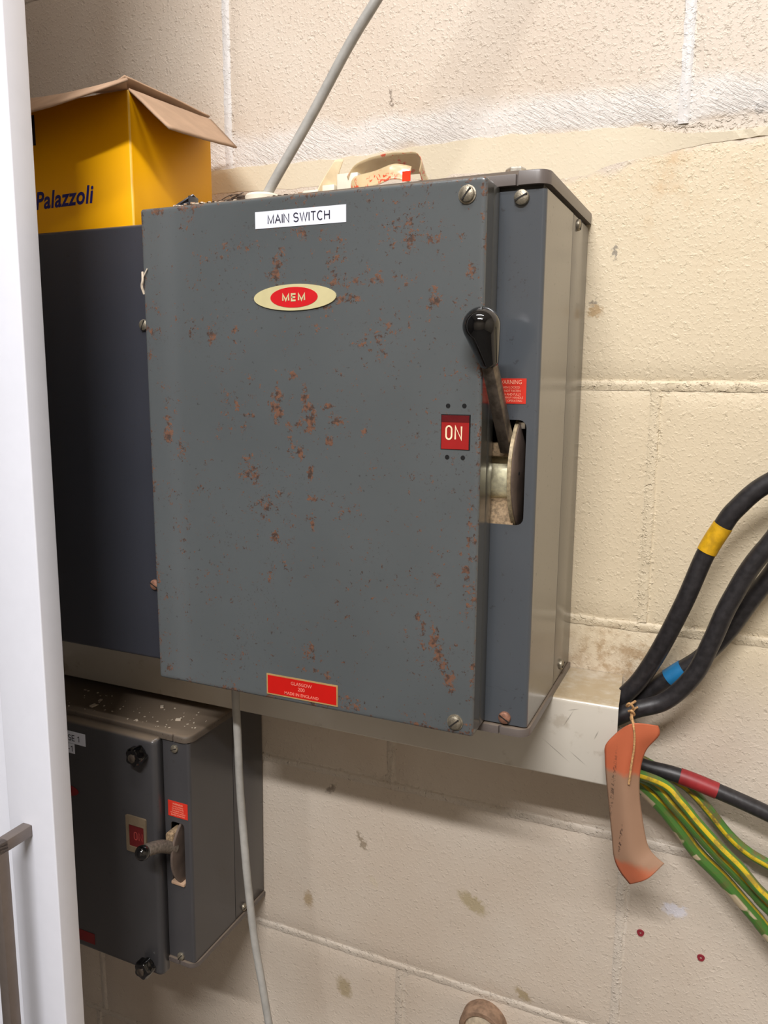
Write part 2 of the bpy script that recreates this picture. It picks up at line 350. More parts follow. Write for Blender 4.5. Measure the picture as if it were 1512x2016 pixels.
    def text(s, txt, cx, cz, y, h, mat, wx=1., bold=0., shear=0., skew=0., align='CENTER', ext=.0002, X=Vector((1, 0, 0)), Z=Vector((0, 0, 1)), O=None, N=Vector((0, -1, 0)), spacing=1.):
        """h = cap height; baseline at cz"""
        vs, fs = text2d(txt, 1., bold, shear, align, spacing); k = h/.73
        out = []
        for v in vs:
            a, b = v[0]*k*wx, v[1]*k
            if O is None: out.append(Vector((cx+a, y-ext, cz+b+a*skew)))
            else: out.append(Vector(O)+X*(cx+a)+Z*(cz+b)+N*ext)
        s.add(out, fs, mat)
    def sphere(s, c, r, mat, n=20, m=12, sc=(1, 1, 1)):
        vs = []; fs = []
        for j in range(m+1):
            ph = PI*j/m
            for i in range(n): t = 2*PI*i/n; vs.append((c[0]+r*sc[0]*math.sin(ph)*math.cos(t), c[1]+r*sc[1]*math.sin(ph)*math.sin(t), c[2]+r*sc[2]*math.cos(ph)))
        for j in range(m):
            for i in range(n): k = (i+1) % n; fs.append((j*n+i, (j+1)*n+i, (j+1)*n+k, j*n+k))
        s.add(vs, fs, mat)
    def build(s, name, parent=None, origin=None, sharp=35, label=None, kind=None, attr=None, fix=True, smooth=True):
        me = bpy.data.meshes.new(name)
        if origin is None:
            lo = [min(v[i] for v in s.v) for i in range(3)]; hi = [max(v[i] for v in s.v) for i in range(3)]; origin = [(a+b)/2 for a, b in zip(lo, hi)]
        og = Vector(origin)
        me.from_pydata([tuple(v-og) for v in s.v], [], s.f)
        for i, p in enumerate(me.polygons): p.material_index = s.mi[i]; p.use_smooth = smooth
        for m in s.mats: me.materials.append(m)
        if s.uv:
            u = me.uv_layers.new(name='uv')
            for l in me.loops: u.data[l.index].uv = s.uv.get(l.vertex_index, (0, 0))
        if attr:
            a = me.attributes.new('rust', 'FLOAT', 'POINT'); a.data.foreach_set('value', [attr(v) for v in s.v])
        me.update()
        if smooth: me.set_sharp_from_angle(angle=math.radians(sharp))
        if fix and not attr:
            bm = bmesh.new(); bm.from_mesh(me); bmesh.ops.remove_doubles(bm, verts=bm.verts, dist=1e-6) if not s.uv else None
            bmesh.ops.recalc_face_normals(bm, faces=bm.faces); bm.to_mesh(me); bm.free()
        o = bpy.data.objects.new(name, me); C.objects.link(o)
        if parent:
            o.parent = parent; o.location = og-ORG[parent.name]
        else: o.location = og
        ORG[o.name] = og
        if label: o['label'] = label
        if kind: o['kind'] = kind
        return o
def smooth_path(pts, sub=8):
    P = [Vector(p) for p in pts]; out = []
    for i in range(len(P)-1):
        p0 = P[max(i-1, 0)]; p1 = P[i]; p2 = P[i+1]; p3 = P[min(i+2, len(P)-1)]
        for k in range(sub):
            t = k/sub; out.append(.5*((2*p1)+(p2-p0)*t+(2*p0-5*p1+4*p2-p3)*t*t+(-p0+3*p1-3*p2+p3)*t**3))
    out.append(P[-1]); return out
def root(name, loc, label, cat, group=None, rot=(0, 0, 0), local=False):
    o = bpy.data.objects.new(name, None); C.objects.link(o); o.location = loc; o.rotation_euler = rot; o.empty_display_size = .02
    ORG[o.name] = Vector((0, 0, 0)) if local else Vector(loc)
    o['label'] = label; o['category'] = cat
    if group: o['group'] = group
    return o
def tag(o, label, cat, group=None):
    o['label'] = label; o['category'] = cat
    if group: o['group'] = group
    return o
def axis_params(a0, a1, r, step, k=4):
    out = []
    for i in range(k+1): th = PI/2*(1-i/k); out.append((a0+r, -math.sin(th)))
    n = max(1, int(round((a1-a0-2*r)/step)))
    for i in range(1, n): out.append((a0+r+(a1-a0-2*r)*i/n, 0.))
    for i in range(k+1): th = PI/2*i/k; out.append((a1-r, math.sin(th)))
    return out
def panel(mb, x0, x1, z0, z1, yf, r, depth, mat, step=1., mat_side=None):
    """pressed-metal pan: flat front at y=yf with rolled edges of radius r and sides going back by depth"""
    A = axis_params(x0, x1, r, step); B = axis_params(z0, z1, r, step); na = len(A); nb = len(B); vs = []; fs = []
    for (bz, sb) in B:
        for (ax, sa) in A:
            L = math.hypot(sa, sb); ca, cb = (sa, sb) if L <= 1 else (sa/L, sb/L)
            vs.append((ax+r*ca, yf+r*(1-math.sqrt(max(0, 1-ca*ca-cb*cb))), bz+r*cb))
    for j in range(nb-1):
        for i in range(na-1): a = j*na+i; fs.append((a, a+1, a+na+1, a+na))
    mb.add(vs, fs, mat)
    ring = [i for i in range(na)]+[j*na+na-1 for j in range(1, nb)]+[(nb-1)*na+i for i in range(na-2, -1, -1)]+[j*na for j in range(nb-2, 0, -1)]
    vv = [vs[i] for i in ring]; n = len(vv)
    vs2 = vv+[(v[0], yf+depth, v[2]) for v in vv]
    fs2 = [(i, i+n, (i+1) % n+n, (i+1) % n) for i in range(n)]
    mb.add(vs2, fs2, mat_side or mat)
    mb.add([(v[0], yf+depth, v[2]) for v in vv], [tuple(range(n))], mat_side or mat)
def screw(parent, loc, nrm, r, ang, mat=None, name='screw', washer=False):
    mat = mat or m_screw; n = Vector(nrm); q = n.to_track_quat('Z', 'Y').to_matrix(); mb = MB(); o = Vector(loc)
    if washer: mb.lathe(o-n*.0004, q, [(r*1.18, 0), (r*1.18, .0012), (r*1.05, .0014)], mat, 20)
    mb.lathe(o, q, [(r, 0), (r, r*.3), (r*.93, r*.45), (r*.7, r*.58), (r*.35, r*.65)], mat, 20)
    M = Matrix.Translation(o+n*(r*.60)) @ (q.to_4x4()) @ Matrix.Rotation(ang, 4, 'Z')
    mb.box(-r*.9, r*.9, -r*.10, r*.10, -r*.05, r*.09, m_slot, M=M)
    return mb.build(name, parent)

# ------------------------------------------------------------------ the room
def room_box(name, x0, x1, y0, y1, z0, z1, mat):
    mb = MB(); mb.box(x0, x1, y0, y1, z0, z1, mat); o = mb.build(name, smooth=False); o['kind'] = 'structure'; return o
RX0, RX1, RY0, RZ0, RZ1 = -1.9, 1.9, -3.2, -1.45, 1.80
wall = room_box('wall_back', RX0, RX1, .0018, .12, RZ0, RZ1, m_mortar)
room_box('floor', RX0, RX1, RY0, .12, RZ0-.1, RZ0, m_floor)
room_box('ceiling', RX0, RX1, RY0, .12, RZ1, RZ1+.1, m_ceil)
room_box('wall_left', RX0-.1, RX0, RY0, .12, RZ0, RZ1, m_roomdark)
room_box('wall_right', RX1, RX1+.1, RY0, .12, RZ0, RZ1, m_room)
room_box('wall_front', RX0, RX1, RY0-.1, RY0, RZ0, RZ1, m_room)

# concrete blocks of the back wall, each with slightly wandering edges
rows = [(-1.120, -.8962, -.324), (-.8962, -.6719, -.766), (-.6719, -.4486, -.0704), (-.4486, -.2293, -.324), (-.2293, -.0040, -.0672), (-.0040, .2110, -.290), (.2110, .436, -.0590), (.436, .660, -.29)]
def block(x0, x1, z0, z1, seed):
    g = .0048; mb = MB(); nx, nz = 46, 23; vs = []; fs = []
    for j in range(nz+1):
        for i in range(nx+1):
            u = i/nx; v = j/nz; x = x0+g+(x1-x0-2*g)*u; z = z0+g+(z1-z0-2*g)*v
            ex = min(i, nx-i); ez = min(j, nz-j); e = min(ex, ez)
            w1 = noise.noise(Vector((z*28, seed, 1)))*.0016+noise.noise(Vector((z*90, seed, 3)))*.0008; w2 = noise.noise(Vector((x*28, seed, 5)))*.0016+noise.noise(Vector((x*90, seed, 8)))*.0008
            if ex == 0: x += w1
            if ez == 0: z += w2
            y = (.0019 if e == 0 else 0.0)+noise.noise(Vector((x*9, z*9, seed)))*.0007+(.0004 if e == 1 else 0)
            if e == 0: y += .0006*noise.noise(Vector((x*60, z*60, seed)))
            elif e == 1: x += (.0042*(1 if i == 1 else -1 if i == nx-1 else 0))*-1*.6; z += (.0042*(1 if j == 1 else -1 if j == nz-1 else 0))*-1*.6
            vs.append((x, y, z))
    for j in range(nz):
        for i in range(nx): a = j*(nx+1)+i; fs.append((a, a+1, a+nx+2, a+nx+1))
    mb.add(vs, fs, m_block)
    return mb.build('block', wall, fix=False, sharp=60)
for r, (z0, z1, xj) in enumerate(rows):
    for k in range(-2, 3):
        xa = xj+k*.4545
        if r == 6: xa = -.0590+k*.4604
        xb = xa+(.4604 if r == 6 else .4545)
        if xb < -1.25 or xa > .75: continue
        block(xa, xb, z0, z1, r*7+k)
# struck mortar beads: horizontal and vertical ridges of paint-filled mortar between the blocks
def bead(x0, x1, z0, z1, horiz, mat, seed):
    mb = MB(); L = (x1-x0) if horiz else (z1-z0); n = int(L/.004); vs = []; fs = []; k = 5
    for i in range(n+1):
        for j in range(k):
            t = j/(k-1); a = (i/n)*L; h = [.0012, .0004, .0003, .0004, .0042][j]; wd = .0105
            o = (t-.5)*wd+noise.noise(Vector((a*25, seed, j)))*.0010+noise.noise(Vector((a*110, seed, j)))*.0010; y = h+noise.noise(Vector((a*45, seed+3, j*2)))*.0007+noise.noise(Vector((a*160, seed+3, j*5)))*.0006
            vs.append((x0+a, y, (z0+z1)/2+o) if horiz else ((x0+x1)/2+o, y, z0+a))
    for i in range(n):
        for j in range(k-1):
            a = i*k+j; fs.append((a, a+k, a+k+1, a+1))
    mb.add(vs, fs, mat); return mb.build('mortar_joint', wall, fix=False, sharp=60)
for r, (z0, z1, xj) in enumerate(rows):
    if r and r != 6: bead(-1.2, .7, z0, z0, True, m_mortar, r)
    for k in range(-2, 3):
        xa = (-.0590+k*.4604) if r == 6 else xj+k*.4545
        if -1.2 < xa < .7: bead(xa, xa, z0+.004, z1-.004, False, m_mortar_w if r == 6 else m_mortar, r*5+k)
# smooth filler band trowelled over the upper joint
up = [(-1.2, .2215), (-.6, .2212), (-.5331, .2209), (-.4752, .2207), (-.4145, .2184), (-.335, .2193), (-.2615, .2224), (-.2027, .2214), (-.1654, .2187), (-.0994, .2165), (-.0697, .2084), (-.0373, .2048), (.03, .2050), (.1, .2055), (.7, .206)]
lo = [(.7, .196), (.05, .199), (.0062, .1985), (-.0211, .1979), (-.0566, .1956), (-.0978, .1881), (-.1343, .1808), (-.1637, .1796), (-.2608, .1891), (-.5339, .1975), (-1.2, .198)]
def dens(l):
    o = []
    for i in range(len(l)-1):
        (a, b), (c, d) = l[i], l[i+1]; n = max(1, int(abs(c-a)/.006))
        for k in range(n): t = k/n; x = a+(c-a)*t; o.append((x, b+(d-b)*t+noise.noise(Vector((x*60, b, 4)))*.0018))
    o.append(l[-1]); return o
dl = dens(lo); LOW = {(round(x, 5), round(z, 5)) for x, z in dl}
mb = MB(); mb.plate(dens(up)+dl, -.0008, .002, m_patch)
for v in mb.v:
    if v.y < 0: v.y = .0002 if (round(v.x, 5), round(v.z, 5)) in LOW else -.0008
mb.build('filler_patch', wall, smooth=False)

# ------------------------------------------------------------------ main switch
BX0, BX1, ZB0, ZB1, YB = -.4885, -.1345, -.2724, .1345, -.1704
DX0, DX1, DZ0, DZ1, YD = -.4703, -.1687, -.2733, .1390, -.2038
sw = root('main_switch', (-.3115, 0, ZB0), 'large grey metal main switch box with rust spots and black lever handle', 'switch box')
def rrect(x0, x1, z0, z1, r, k=4):
    o = []
    for (cx, cz, a0) in [(x1-r, z1-r, 0), (x0+r, z1-r, PI/2), (x0+r, z0+r, PI), (x1-r, z0+r, 1.5*PI)]:
        for i in range(k+1): a = a0+PI/2*i/k; o.append((cx+r*math.cos(a), cz+r*math.sin(a)))
    return o
SX0, SX1, SZ0, SZ1 = -.176, -.1432, -.1100, -.0295
mb = MB()
# front sheet with the lever slot cut out, rolled right edge, sides and back
mb.plate([(BX0, ZB0), (BX1-.003, ZB0), (BX1-.003, ZB1), (BX0, ZB1)], YB, YB+.0015, m_body, holes=[list(reversed(rrect(SX0, SX1, SZ0, SZ1, .006)))])
rl = []
for i in range(7):
    a = PI/2*i/6; rl.append((BX1-.003+.003*math.sin(a), YB+.003-.003*math.cos(a)))
vs = [(x, y, z) for z in (ZB0, ZB1) for x, y in rl]; mb.add(vs, [(i, i+1, i+8, i+7) for i in range(6)], m_body)
for (ya, yb_) in [(YB+.003, -.0738)]:
    mb.add([(BX1, ya, ZB0), (BX1, yb_, ZB0), (BX1, yb_, ZB1), (BX1, ya, ZB1)], [(0, 1, 2, 3)], m_side)
mb.add([(BX0, YB, ZB0), (BX0, 0, ZB0), (BX0, 0, ZB1), (BX0, YB, ZB1)], [(0, 1, 2, 3)], m_body)
mb.build('body', sw, fix=False)
mb = MB(); mb.box(BX1-.02, BX1, -.0725, -.0025, ZB0, ZB1, m_side, .0006); mb.build('rear_side_panel', sw)
# cavity behind the slot
mb2 = MB(); x0, x1, y0, y1, z0, z1 = SX0-.003, SX1+.003, YB+.0015, YB+.06, SZ0-.004, SZ1+.004
mb2.add([(x0, y0, z0), (x1, y0, z0), (x1, y1, z0), (x0, y1, z0), (x0, y0, z1), (x1, y0, z1), (x1, y1, z1), (x0, y1, z1)], [(0, 1, 2, 3), (4, 7, 6, 5), (0, 3, 7, 4), (1, 5, 6, 2), (3, 2, 6, 7)], m_cav)
mb2.build('slot_cavity', sw, fix=False, smooth=False)
# covers (top, bottom) with the notch
def cover(name, z0, z1, up):
    mb = MB(); X1 = BX1+.0018; Yf = YB-.0028
    out = [(BX0, .0), (X1, .0)]
    r = .010
    out = [(BX0, -.0005), (X1, -.0005)]+[(X1-r+r*math.cos(a), Yf+r-r*math.sin(a)) for a in [PI/2*i/5 for i in range(6)]]+[(-.1548, Yf), (-.1553, Yf+.0025), (-.1563, Yf+.0025), (-.1568, Yf), (BX0, Yf)]
    bm = bmesh.new(); vv = [bm.verts.new((x, y, z0)) for x, y in out]; f = bm.faces.new(vv); ex = bmesh.ops.extrude_face_region(bm, geom=[f])
    for g in ex['geom']:
        if isinstance(g, bmesh.types.BMVert): g.co.z = z1
    for v in bm.verts:
        if up and v.co.z > z1-1e-5 and v.co.x > -.1555: v.co.z += .0018
        if not up and v.co.z < z0+.004 and v.co.x > -.1555: v.co.z -= .0
    bmesh.ops.recalc_face_normals(bm, faces=bm.faces)
    ed = [e for e in bm.edges if (min(v.co.z for v in e.verts) > z1-1e-5 if up else abs(e.verts[0].co.z-z1) < 1e-6 and abs(e.verts[1].co.z-z1) < 1e-6)]
    bmesh.ops.bevel(bm, geom=ed, offset=.0009, segments=2, profile=.5, affect='EDGES')
    mb.addbm(bm, m_lid); return mb.build(name, sw)
cover('top_cover', .1378, .1458, True); cover('bottom_cover', -.2805, -.2738, False)
mb = MB(); mb.box(BX0+.002, BX1-.003, YB+.002, -.001, ZB1, .1378, m_cav); mb.build('lid_gap_shade', sw)  # dark slab in the gap under the lid, standing for its shade
# door
RB = []   # rust blobs x, z, rx, rz, strength
for (x, z, rx, rz, s) in [(-.3376, .0862, .004, .010, .75), (-.3330, .0935, .0035, .011, .6), (-.3447, .0788, .006, .004, .65), (-.339, .078, .008, .005, .7), (-.2284, .1147, .006, .007, .5), (-.2203, .1036, .013, .004, .62), (-.2086, .0994, .010, .004, .6),
    (-.232, .128, .005, .005, .5), (-.2523, .0724, .010, .005, .68), (-.2691, .0738, .007, .005, .55), (-.236, .0743, .004, .004, .6), (-.206, .0641, .003, .004, .75), (-.2051, .057, .004, .004, .75), (-.21, .051, .004, .002, .6), (-.178, .076, .004, .006, .6),
    (-.3019, .039, .004, .003, .8), (-.3167, .1115, .008, .003, .6), (-.3145, .1085, .004, .005, .6), (-.298, .111, .006, .003, .45), (-.2155, -.182, .003, .004, .8), (-.2105, -.190, .0025, .006, .65), (-.2014, -.1987, .004, .009, .8), (-.1975, -.2093, .004, .008, .75), (-.1935, -.2193, .0035, .008, .7), (-.1885, -.2293, .0045, .006, .75), (-.187, -.238, .003, .004, .55),
    (-.3394, -.0141, .006, .004, .9), (-.342, -.0223, .006, .005, .85), (-.3380, -.029, .005, .006, .8), (-.3302, -.0361, .004, .003, .6), (-.3271, -.0432, .004, .006, .6), (-.324, -.052, .004, .005, .55), (-.319, -.0355, .004, .003, .65),
    (-.3137, -.0137, .003, .007, .8), (-.311, -.022, .005, .004, .8), (-.308, -.0336, .0045, .009, .95), (-.2934, -.0213, .006, .003, .6), (-.289, -.027, .003, .004, .6), (-.2845, -.0327, .004, .005, .85), (-.3246, .0009, .004, .004, .8),
    (-.318, -.0582, .004, .006, .8), (-.3095, -.0752, .003, .007, .8), (-.311, -.096, .004, .003, .5), (-.305, -.095, .002, .003, .6), (-.4019, .0335, .004, .005, .85), (-.3792, .0384, .003, .003, .7), (-.4495, -.0376, .005, .006, .6), (-.449, -.0498, .005, .005, .9), (-.4369, -.059, .004, .008, .7),
    (-.3785, -.0189, .003, .009, .6), (-.3663, -.0298, .006, .0018, .75), (-.370, -.040, .006, .003, .5), (-.2617, -.0389, .003, .006, .6), (-.2931, -.0491, .004, .004, .85), (-.2825, -.1081, .003, .003, .8), (-.3083, -.1142, .003, .006, .75), (-.344, -.1299, .005, .004, .75), (-.334, -.134, .006, .005, .45),
    (-.3114, -.2234, .007, .007, .6), (-.318, -.240, .004, .004, .55), (-.300, -.243, .012, .004, .5), (-.176, -.1397, .004, .003, .85), (-.1745, -.0934, .003, .006, .5), (-.4512, .1362, .008, .003, .7), (-.4657, .0185, .0025, .004, .6), (-.462, .0377, .003, .004, .6), (-.455, .055, .008, .004, .4),
    (-.275, .060, .015, .004, .6), (-.285, .071, .012, .003, .6), (-.30, .055, .01, .003, .5), (-.458, -.262, .010, .005, .45), (-.2757, -.2655, .02, .006, .42), (-.365, -.075, .016, .012, .42), (-.352, -.105, .012, .012, .4), (-.241, .03, .03, .02, .33), (-.23, .105, .02, .03, .34), (-.285, .09, .012, .03, .36), (-.43, .135, .015, .004, .5), (-.2, -.152, .006, .01, .4)]:
    RB.append((x, z, rx, rz, s))
for i in range(22): RB.append((-.1752+random.uniform(-.001, .001), -.075-i*.0052, .0022, .0022, random.uniform(.5, .8)))
def rust(v):
    if v.y > YD+.004: 
        return .32 if noise.noise(Vector((v.x*40, v.y*40, v.z*40))) > .25 else .15
    r = .0
    for (x, z, rx, rz, s) in RB:
        dx = (v.x-x)/rx; dz = (v.z-z)/rz; d = dx*dx+dz*dz
        if d < 4: r = max(r, s*(1.15-.75*math.sqrt(d)/1.2) if d < 2.2 else s*(1.15-.75*math.sqrt(d)/1.2))
    e = min(v.x-DX0, DX1-v.x, v.z-DZ0, DZ1-v.z)
    n = noise.noise(Vector((v.x*35, 7, v.z*35)))
    if e < .0035: r = max(r, .30+.38*n)
    return max(r, .10+.22*n)
mb = MB(); panel(mb, DX0, DX1, DZ0, DZ1, YD, .0026, .0170, m_door, step=.0021, mat_side=m_dedge)
door = mb.build('door', sw, attr=rust, fix=False, sharp=50)
mb = MB(); mb.box(DX0+.003, DX1-.0016, YD+.0165, YB-.0001, DZ0+.003, DZ1-.003, m_cav); mb.box(DX0+.002, DX1-.0002, YD+.0180, YB-.0003, DZ0+.0015, DZ1-.0015, m_dedge, .0007); mb.build('door_rear_frame', sw)
# main switch name label
mb = MB(); mb.box(-.3566, -.2770, YD-.00035, YD, .1155, .1281, m_lblw)
mb.strokes('MAIN SWITCH', -.3178, .1187, YD-.00035, .0062, .00088, m_ink, wx=1.0, gap=.25)
mb.build('name_label', door, label='white label tape lettered MAIN SWITCH', smooth=False)
# badge: pointed cream oval with red oval centre
def oval(cx, cz, a, b, p, n=40):
    return [(cx+a*math.copysign(abs(math.cos(t))**p, math.cos(t)), cz+b*math.sin(t)) for t in [2*PI*i/n for i in range(n)]]
mb = MB(); mb.plate(oval(-.3220, .0624, .0368, .0100, 1.0), YD-.0010, YD, m_cream)
mb.plate(oval(-.3222, .0624, .0212, .0078, 1.0), YD-.0012, YD-.0009, m_redp)
mb.strokes('MEM', -.3222, .0600, YD-.0012, .0048, .00135, m_cream, wx=1.35, gap=.55)
mb.build('badge', door, label='cream and red oval badge lettered MEM', smooth=False)
mb = MB(); mb.box(-.3540, -.2853, YD-.0006, YD, -.2688, -.2503, m_tan); mb.box(-.3528, -.2865, YD-.0007, YD-.0005, -.2676, -.2515, m_redl)
for s_, z_, h_ in [('GLASGOW', -.2567, .0030), ('200', -.2612, .0033), ('MADE IN ENGLAND', -.2660, .0027)]: mb.text(s_, -.3197, z_, YD-.0007, h_, m_pinkt, wx=1.0, bold=.02)
mb.build('rating_plate', door, label='red rating plate lettered GLASGOW 200 MADE IN ENGLAND', smooth=False)
# ON window: recess frame lines, red flag
mb = MB()
wx0, wx1, wz0, wz1 = -.1990, -.1763, -.0509, -.0250
mb.box(wx0, wx1, YD-.00025, YD+.0001, wz0, wz1, m_hole)
mb.box(wx0+.0005, wx1-.0010, YD-.0005, YD-.0002, wz0+.0004, wz1-.0007, m_onred)
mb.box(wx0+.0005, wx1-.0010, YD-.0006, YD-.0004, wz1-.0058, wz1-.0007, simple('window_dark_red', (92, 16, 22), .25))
mb.strokes('ON', -.1888, -.0432, YD-.0006, .0096, .0012, m_ont, wx=.72, gap=.30)
mb.build('indicator_window', door, label='red window lettered ON', smooth=False)
for (x, z) in [(-.1938, -.0189), (-.1813, -.0187), (-.1938, -.0566), (-.1816, -.0565)]:
    mb = MB(); mb.cyl((x, YD+.0002, z), (x, YD-.00025, z), .0017, .0017, m_hole, 16); mb.build('screw_hole', door)
screw(door, (-.1826, YD, .1274), (0, -1, 0), .0055, .9, washer=True); screw(door, (-.1829, YD, -.2629), (0, -1, 0), .0055, .75, washer=True)
screw(sw, (-.1525, YB, .1294), (0, -1, 0), .0056, .45); screw(sw, (-.1524, YB, -.2668), (0, -1, 0), .0050, -.55, m_rustscrew)
screw(sw, (BX1, -.0541, .1285), (1, 0, 0), .0048, 1.2); screw(sw, (BX1, -.0427, -.2626), (1, 0, 0), .0048, .3)
mb = MB(); mb.box(-.1697, -.1444, YB-.0004, YB, -.0175, .0012, m_warn)
for i, (s_, z_, h_) in enumerate([('WARNING', -.0030, .0032), ('WHEN LOCKED', -.0062, .0017), ('DO NOT FASTEN', -.0088, .0017), ('OPEN AND FULLY', -.0114, .0017), ('WITHDRAW HANDLE', -.0138, .0017), ('BEFORE OPERATING', -.0161, .0017)]):
    mb.text(s_, -.1567, z_, YB-.0004, h_, m_warnt, wx=.9 if i else .85, bold=.0)
mb.build('warning_label', sw, label='small red warning label with pale lettering beside the lever', smooth=False)
mb = MB(); mb.tube([(-.4690, YD-.0012, .0880), (-.4685, YD-.002, .0810), (-.4705, YD-.001, .0760), (-.4700, YD+.001, .0700)], .0011, m_flake, n=6)
mb.tube([(-.4640, YD-.0010, .0905), (-.4680, YD-.002, .0830), (-.4700, YD-.001, .0740)], .0005, m_flake, n=5); mb.build('paint_curl', door, label='peeling curl of old paint on the left edge')
# hexagon bolt on the top cover
mb = MB(); a0 = .2; o = (-.1690, -.128); bm = bmesh.new()
mb.lathe((o[0], o[1], .1458), Matrix.Rotation(.25, 3, 'Z'), [(.0095, 0), (.0095, .0014)], m_zinc, 24)
mb.lathe((o[0], o[1], .1470), Matrix.Rotation(.25, 3, 'Z'), [(.0080, 0), (.0080, .0120), (.0072, .0132)], m_zinc, 6); mb.build('bolt', sw, sharp=20)
# lever mechanism
cy_, cz_, R_ = -.1354, -.0716, .0500
hm = MB()
q = Matrix.Rotation(PI/2, 3, 'Y')
hm.lathe((-.1512, cy_, cz_), q, [(R_-.001, .0006), (R_-.0004, .0022), (R_-.0025, .0030)], m_disc, 72)
hm.lathe((-.1512, cy_, cz_), q, [(R_-.001, -.0022), (R_, -.0018), (R_, .0008), (R_-.001, .0012)], simple('pale_disc_rim', (168, 152, 122), .45, .3, var=.3, vscale=300), 72)
hm.cyl((-.1475, -.170, -.0700), (-.1478, -.170, -.0700), .0014, .0014, m_hole, 10)
ops = hm.build('lever_disc', sw, label='curved brown grey disc edge showing in the slot', sharp=30)
mb = MB(); mb.lathe((-.178, -.1405, -.0763), q, [(.0205, 0), (.0205, .0265)], m_drum, 40); mb.build('drum', sw, label='shiny zinc drum inside the slot')
mb = MB()   # dusty cast housing above and below the drum
mb.box(-.178, -.1515, -.1655, -.135, -.0585, -.0480, m_dirt, .002, M=None)
mb.build('upper_casting', sw)
mb = MB(); vs = []
for i in range(9):
    a = PI*.5*i/8; vs.append((-.1500-.0190*math.sin(a), -.1110+.0190*math.cos(a)))
K = [(-.178, y, z) for y, z in vs]+[(-.1515, y, z) for y, z in vs]
mb.add(K, [(i, i+1, i+10, i+9) for i in range(8)], m_dirt); mb.build('lower_casting', sw, fix=False)
mb = MB(); mb.box(-.1512, -.1452, -.166, -.158, -.0365, -.0312, m_zinc, .0006); mb.build('stop_block', sw)
D = Vector((-.075, -.492, .870)).normalized(); base = Vector((-.1570, -.1700, -.0530)); tip = base+D*.0800
zx = D.to_track_quat('Z', 'X').to_matrix().to_4x4()
mb = MB(); mb.box(-.0048, .0048, -.0048, .0048, 0, .078, m_steel, .0014, 2, M=Matrix.Translation(base)@zx)
lever = mb.build('lever', sw, label='oily steel lever bar')
kb = base+D*.0735; mb = MB()
q = D.to_track_quat('Z', 'X').to_matrix()
prof = [(.0060, 0), (.0068, .0006), (.0074, .003), (.0102, .0150)]
cR = .0132; zc = .0300
for i in range(13):
    a = -.22+(PI/2+.22)*i/12; prof.append((max(.0003, cR*math.cos(a)), zc+cR*math.sin(a)*.98))
mb.lathe(kb, q, prof, m_black, 40); mb.build('lever_knob', lever, label='glossy black tapered ball knob', sharp=50)

# ------------------------------------------------------------------ dark enclosure to the left
en = root('dark_enclosure', (-.64, 0, ZB0), 'plain dark grey metal enclosure left of the main switch, carton on top', 'enclosure')
mb = MB(); panel(mb, -.80, -.4895, -.2716, .1345, -.1704, .003, .0025, m_dark); mb.build('front_cover', en)
mb = MB(); mb.box(-.7985, -.4905, -.1675, -.001, -.2705, .1335, m_dark, .001); mb.build('body', en)
mb = MB(); mb.box(-.7985, -.4905, -.1674, -.001, .1335, .1345, m_lid); mb.build('top_sheet', en)
s1 = screw(en, (-.4985, -.1704, .0467), (0, -1, 0), .0050, 1.1); s2 = screw(en, (-.4988, -.1704, -.1962), (0, -1, 0), .0050, -.5, m_rustscrew)

# ------------------------------------------------------------------ carton
ct = root('carton', (-.62, -.107, .1346), 'yellow cardboard carton with open brown flaps printed Palazzoli', 'box')
cx0, cx1, cyf, cyb, cz0, cz1 = -.735, -.5085, -.1670, -.046, .1347, .2483
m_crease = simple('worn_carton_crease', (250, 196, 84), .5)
def ringpts(off, r):
    o = []
    for (x, y, a0) in [(cx1-r, cyf+r, -PI/2), (cx1-r, cyb-r, 0), (cx0+r, cyb-r, PI/2), (cx0+r, cyf+r, PI)]:
        for i in range(5): a = a0+PI/2*i/4; o.append((x+(r-off)*math.cos(a), y+(r-off)*math.sin(a)))
    return o
mb = MB(); oo = ringpts(0, .0025); ii = ringpts(.002, .0025); n = len(oo)
mb.add([(x, y, z) for z in (cz0, cz1) for x, y in oo], [(i, (i+1) % n, n+(i+1) % n, n+i) for i in range(n) if i not in (1, 2)], m_yel)
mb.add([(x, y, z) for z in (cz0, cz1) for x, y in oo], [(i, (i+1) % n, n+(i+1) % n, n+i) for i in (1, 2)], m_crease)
mb.add([(x, y, z) for z in (cz0, cz1) for x, y in ii], [((i+1) % n, i, n+i, n+(i+1) % n) for i in range(n)], m_card)
mb.add([(x, y, cz1) for x, y in oo]+[(x, y, cz1) for x, y in ii], [(i, (i+1) % n, n+(i+1) % n, n+i) for i in range(n)], m_card)
mb.add([(x, y, cz0+.001) for x, y in oo], [tuple(range(n))], m_card)
carton = mb.build('walls', ct)
mb = MB(); mb.text('Palazzoli', -.6260, .1567, cyf, .0158, m_navy, wx=.90, bold=.026, shear=.2, align='LEFT', skew=.016, spacing=1.06)
mb.build('brand_print', ct, label='navy blue bold lettering Palazzoli', smooth=False)
mb = MB(); mb.box(-.665, -.6205, cyf-.0003, cyf, .2138, .2405, m_logo); mb.build('printed_mark', ct, label='dark navy printed block')
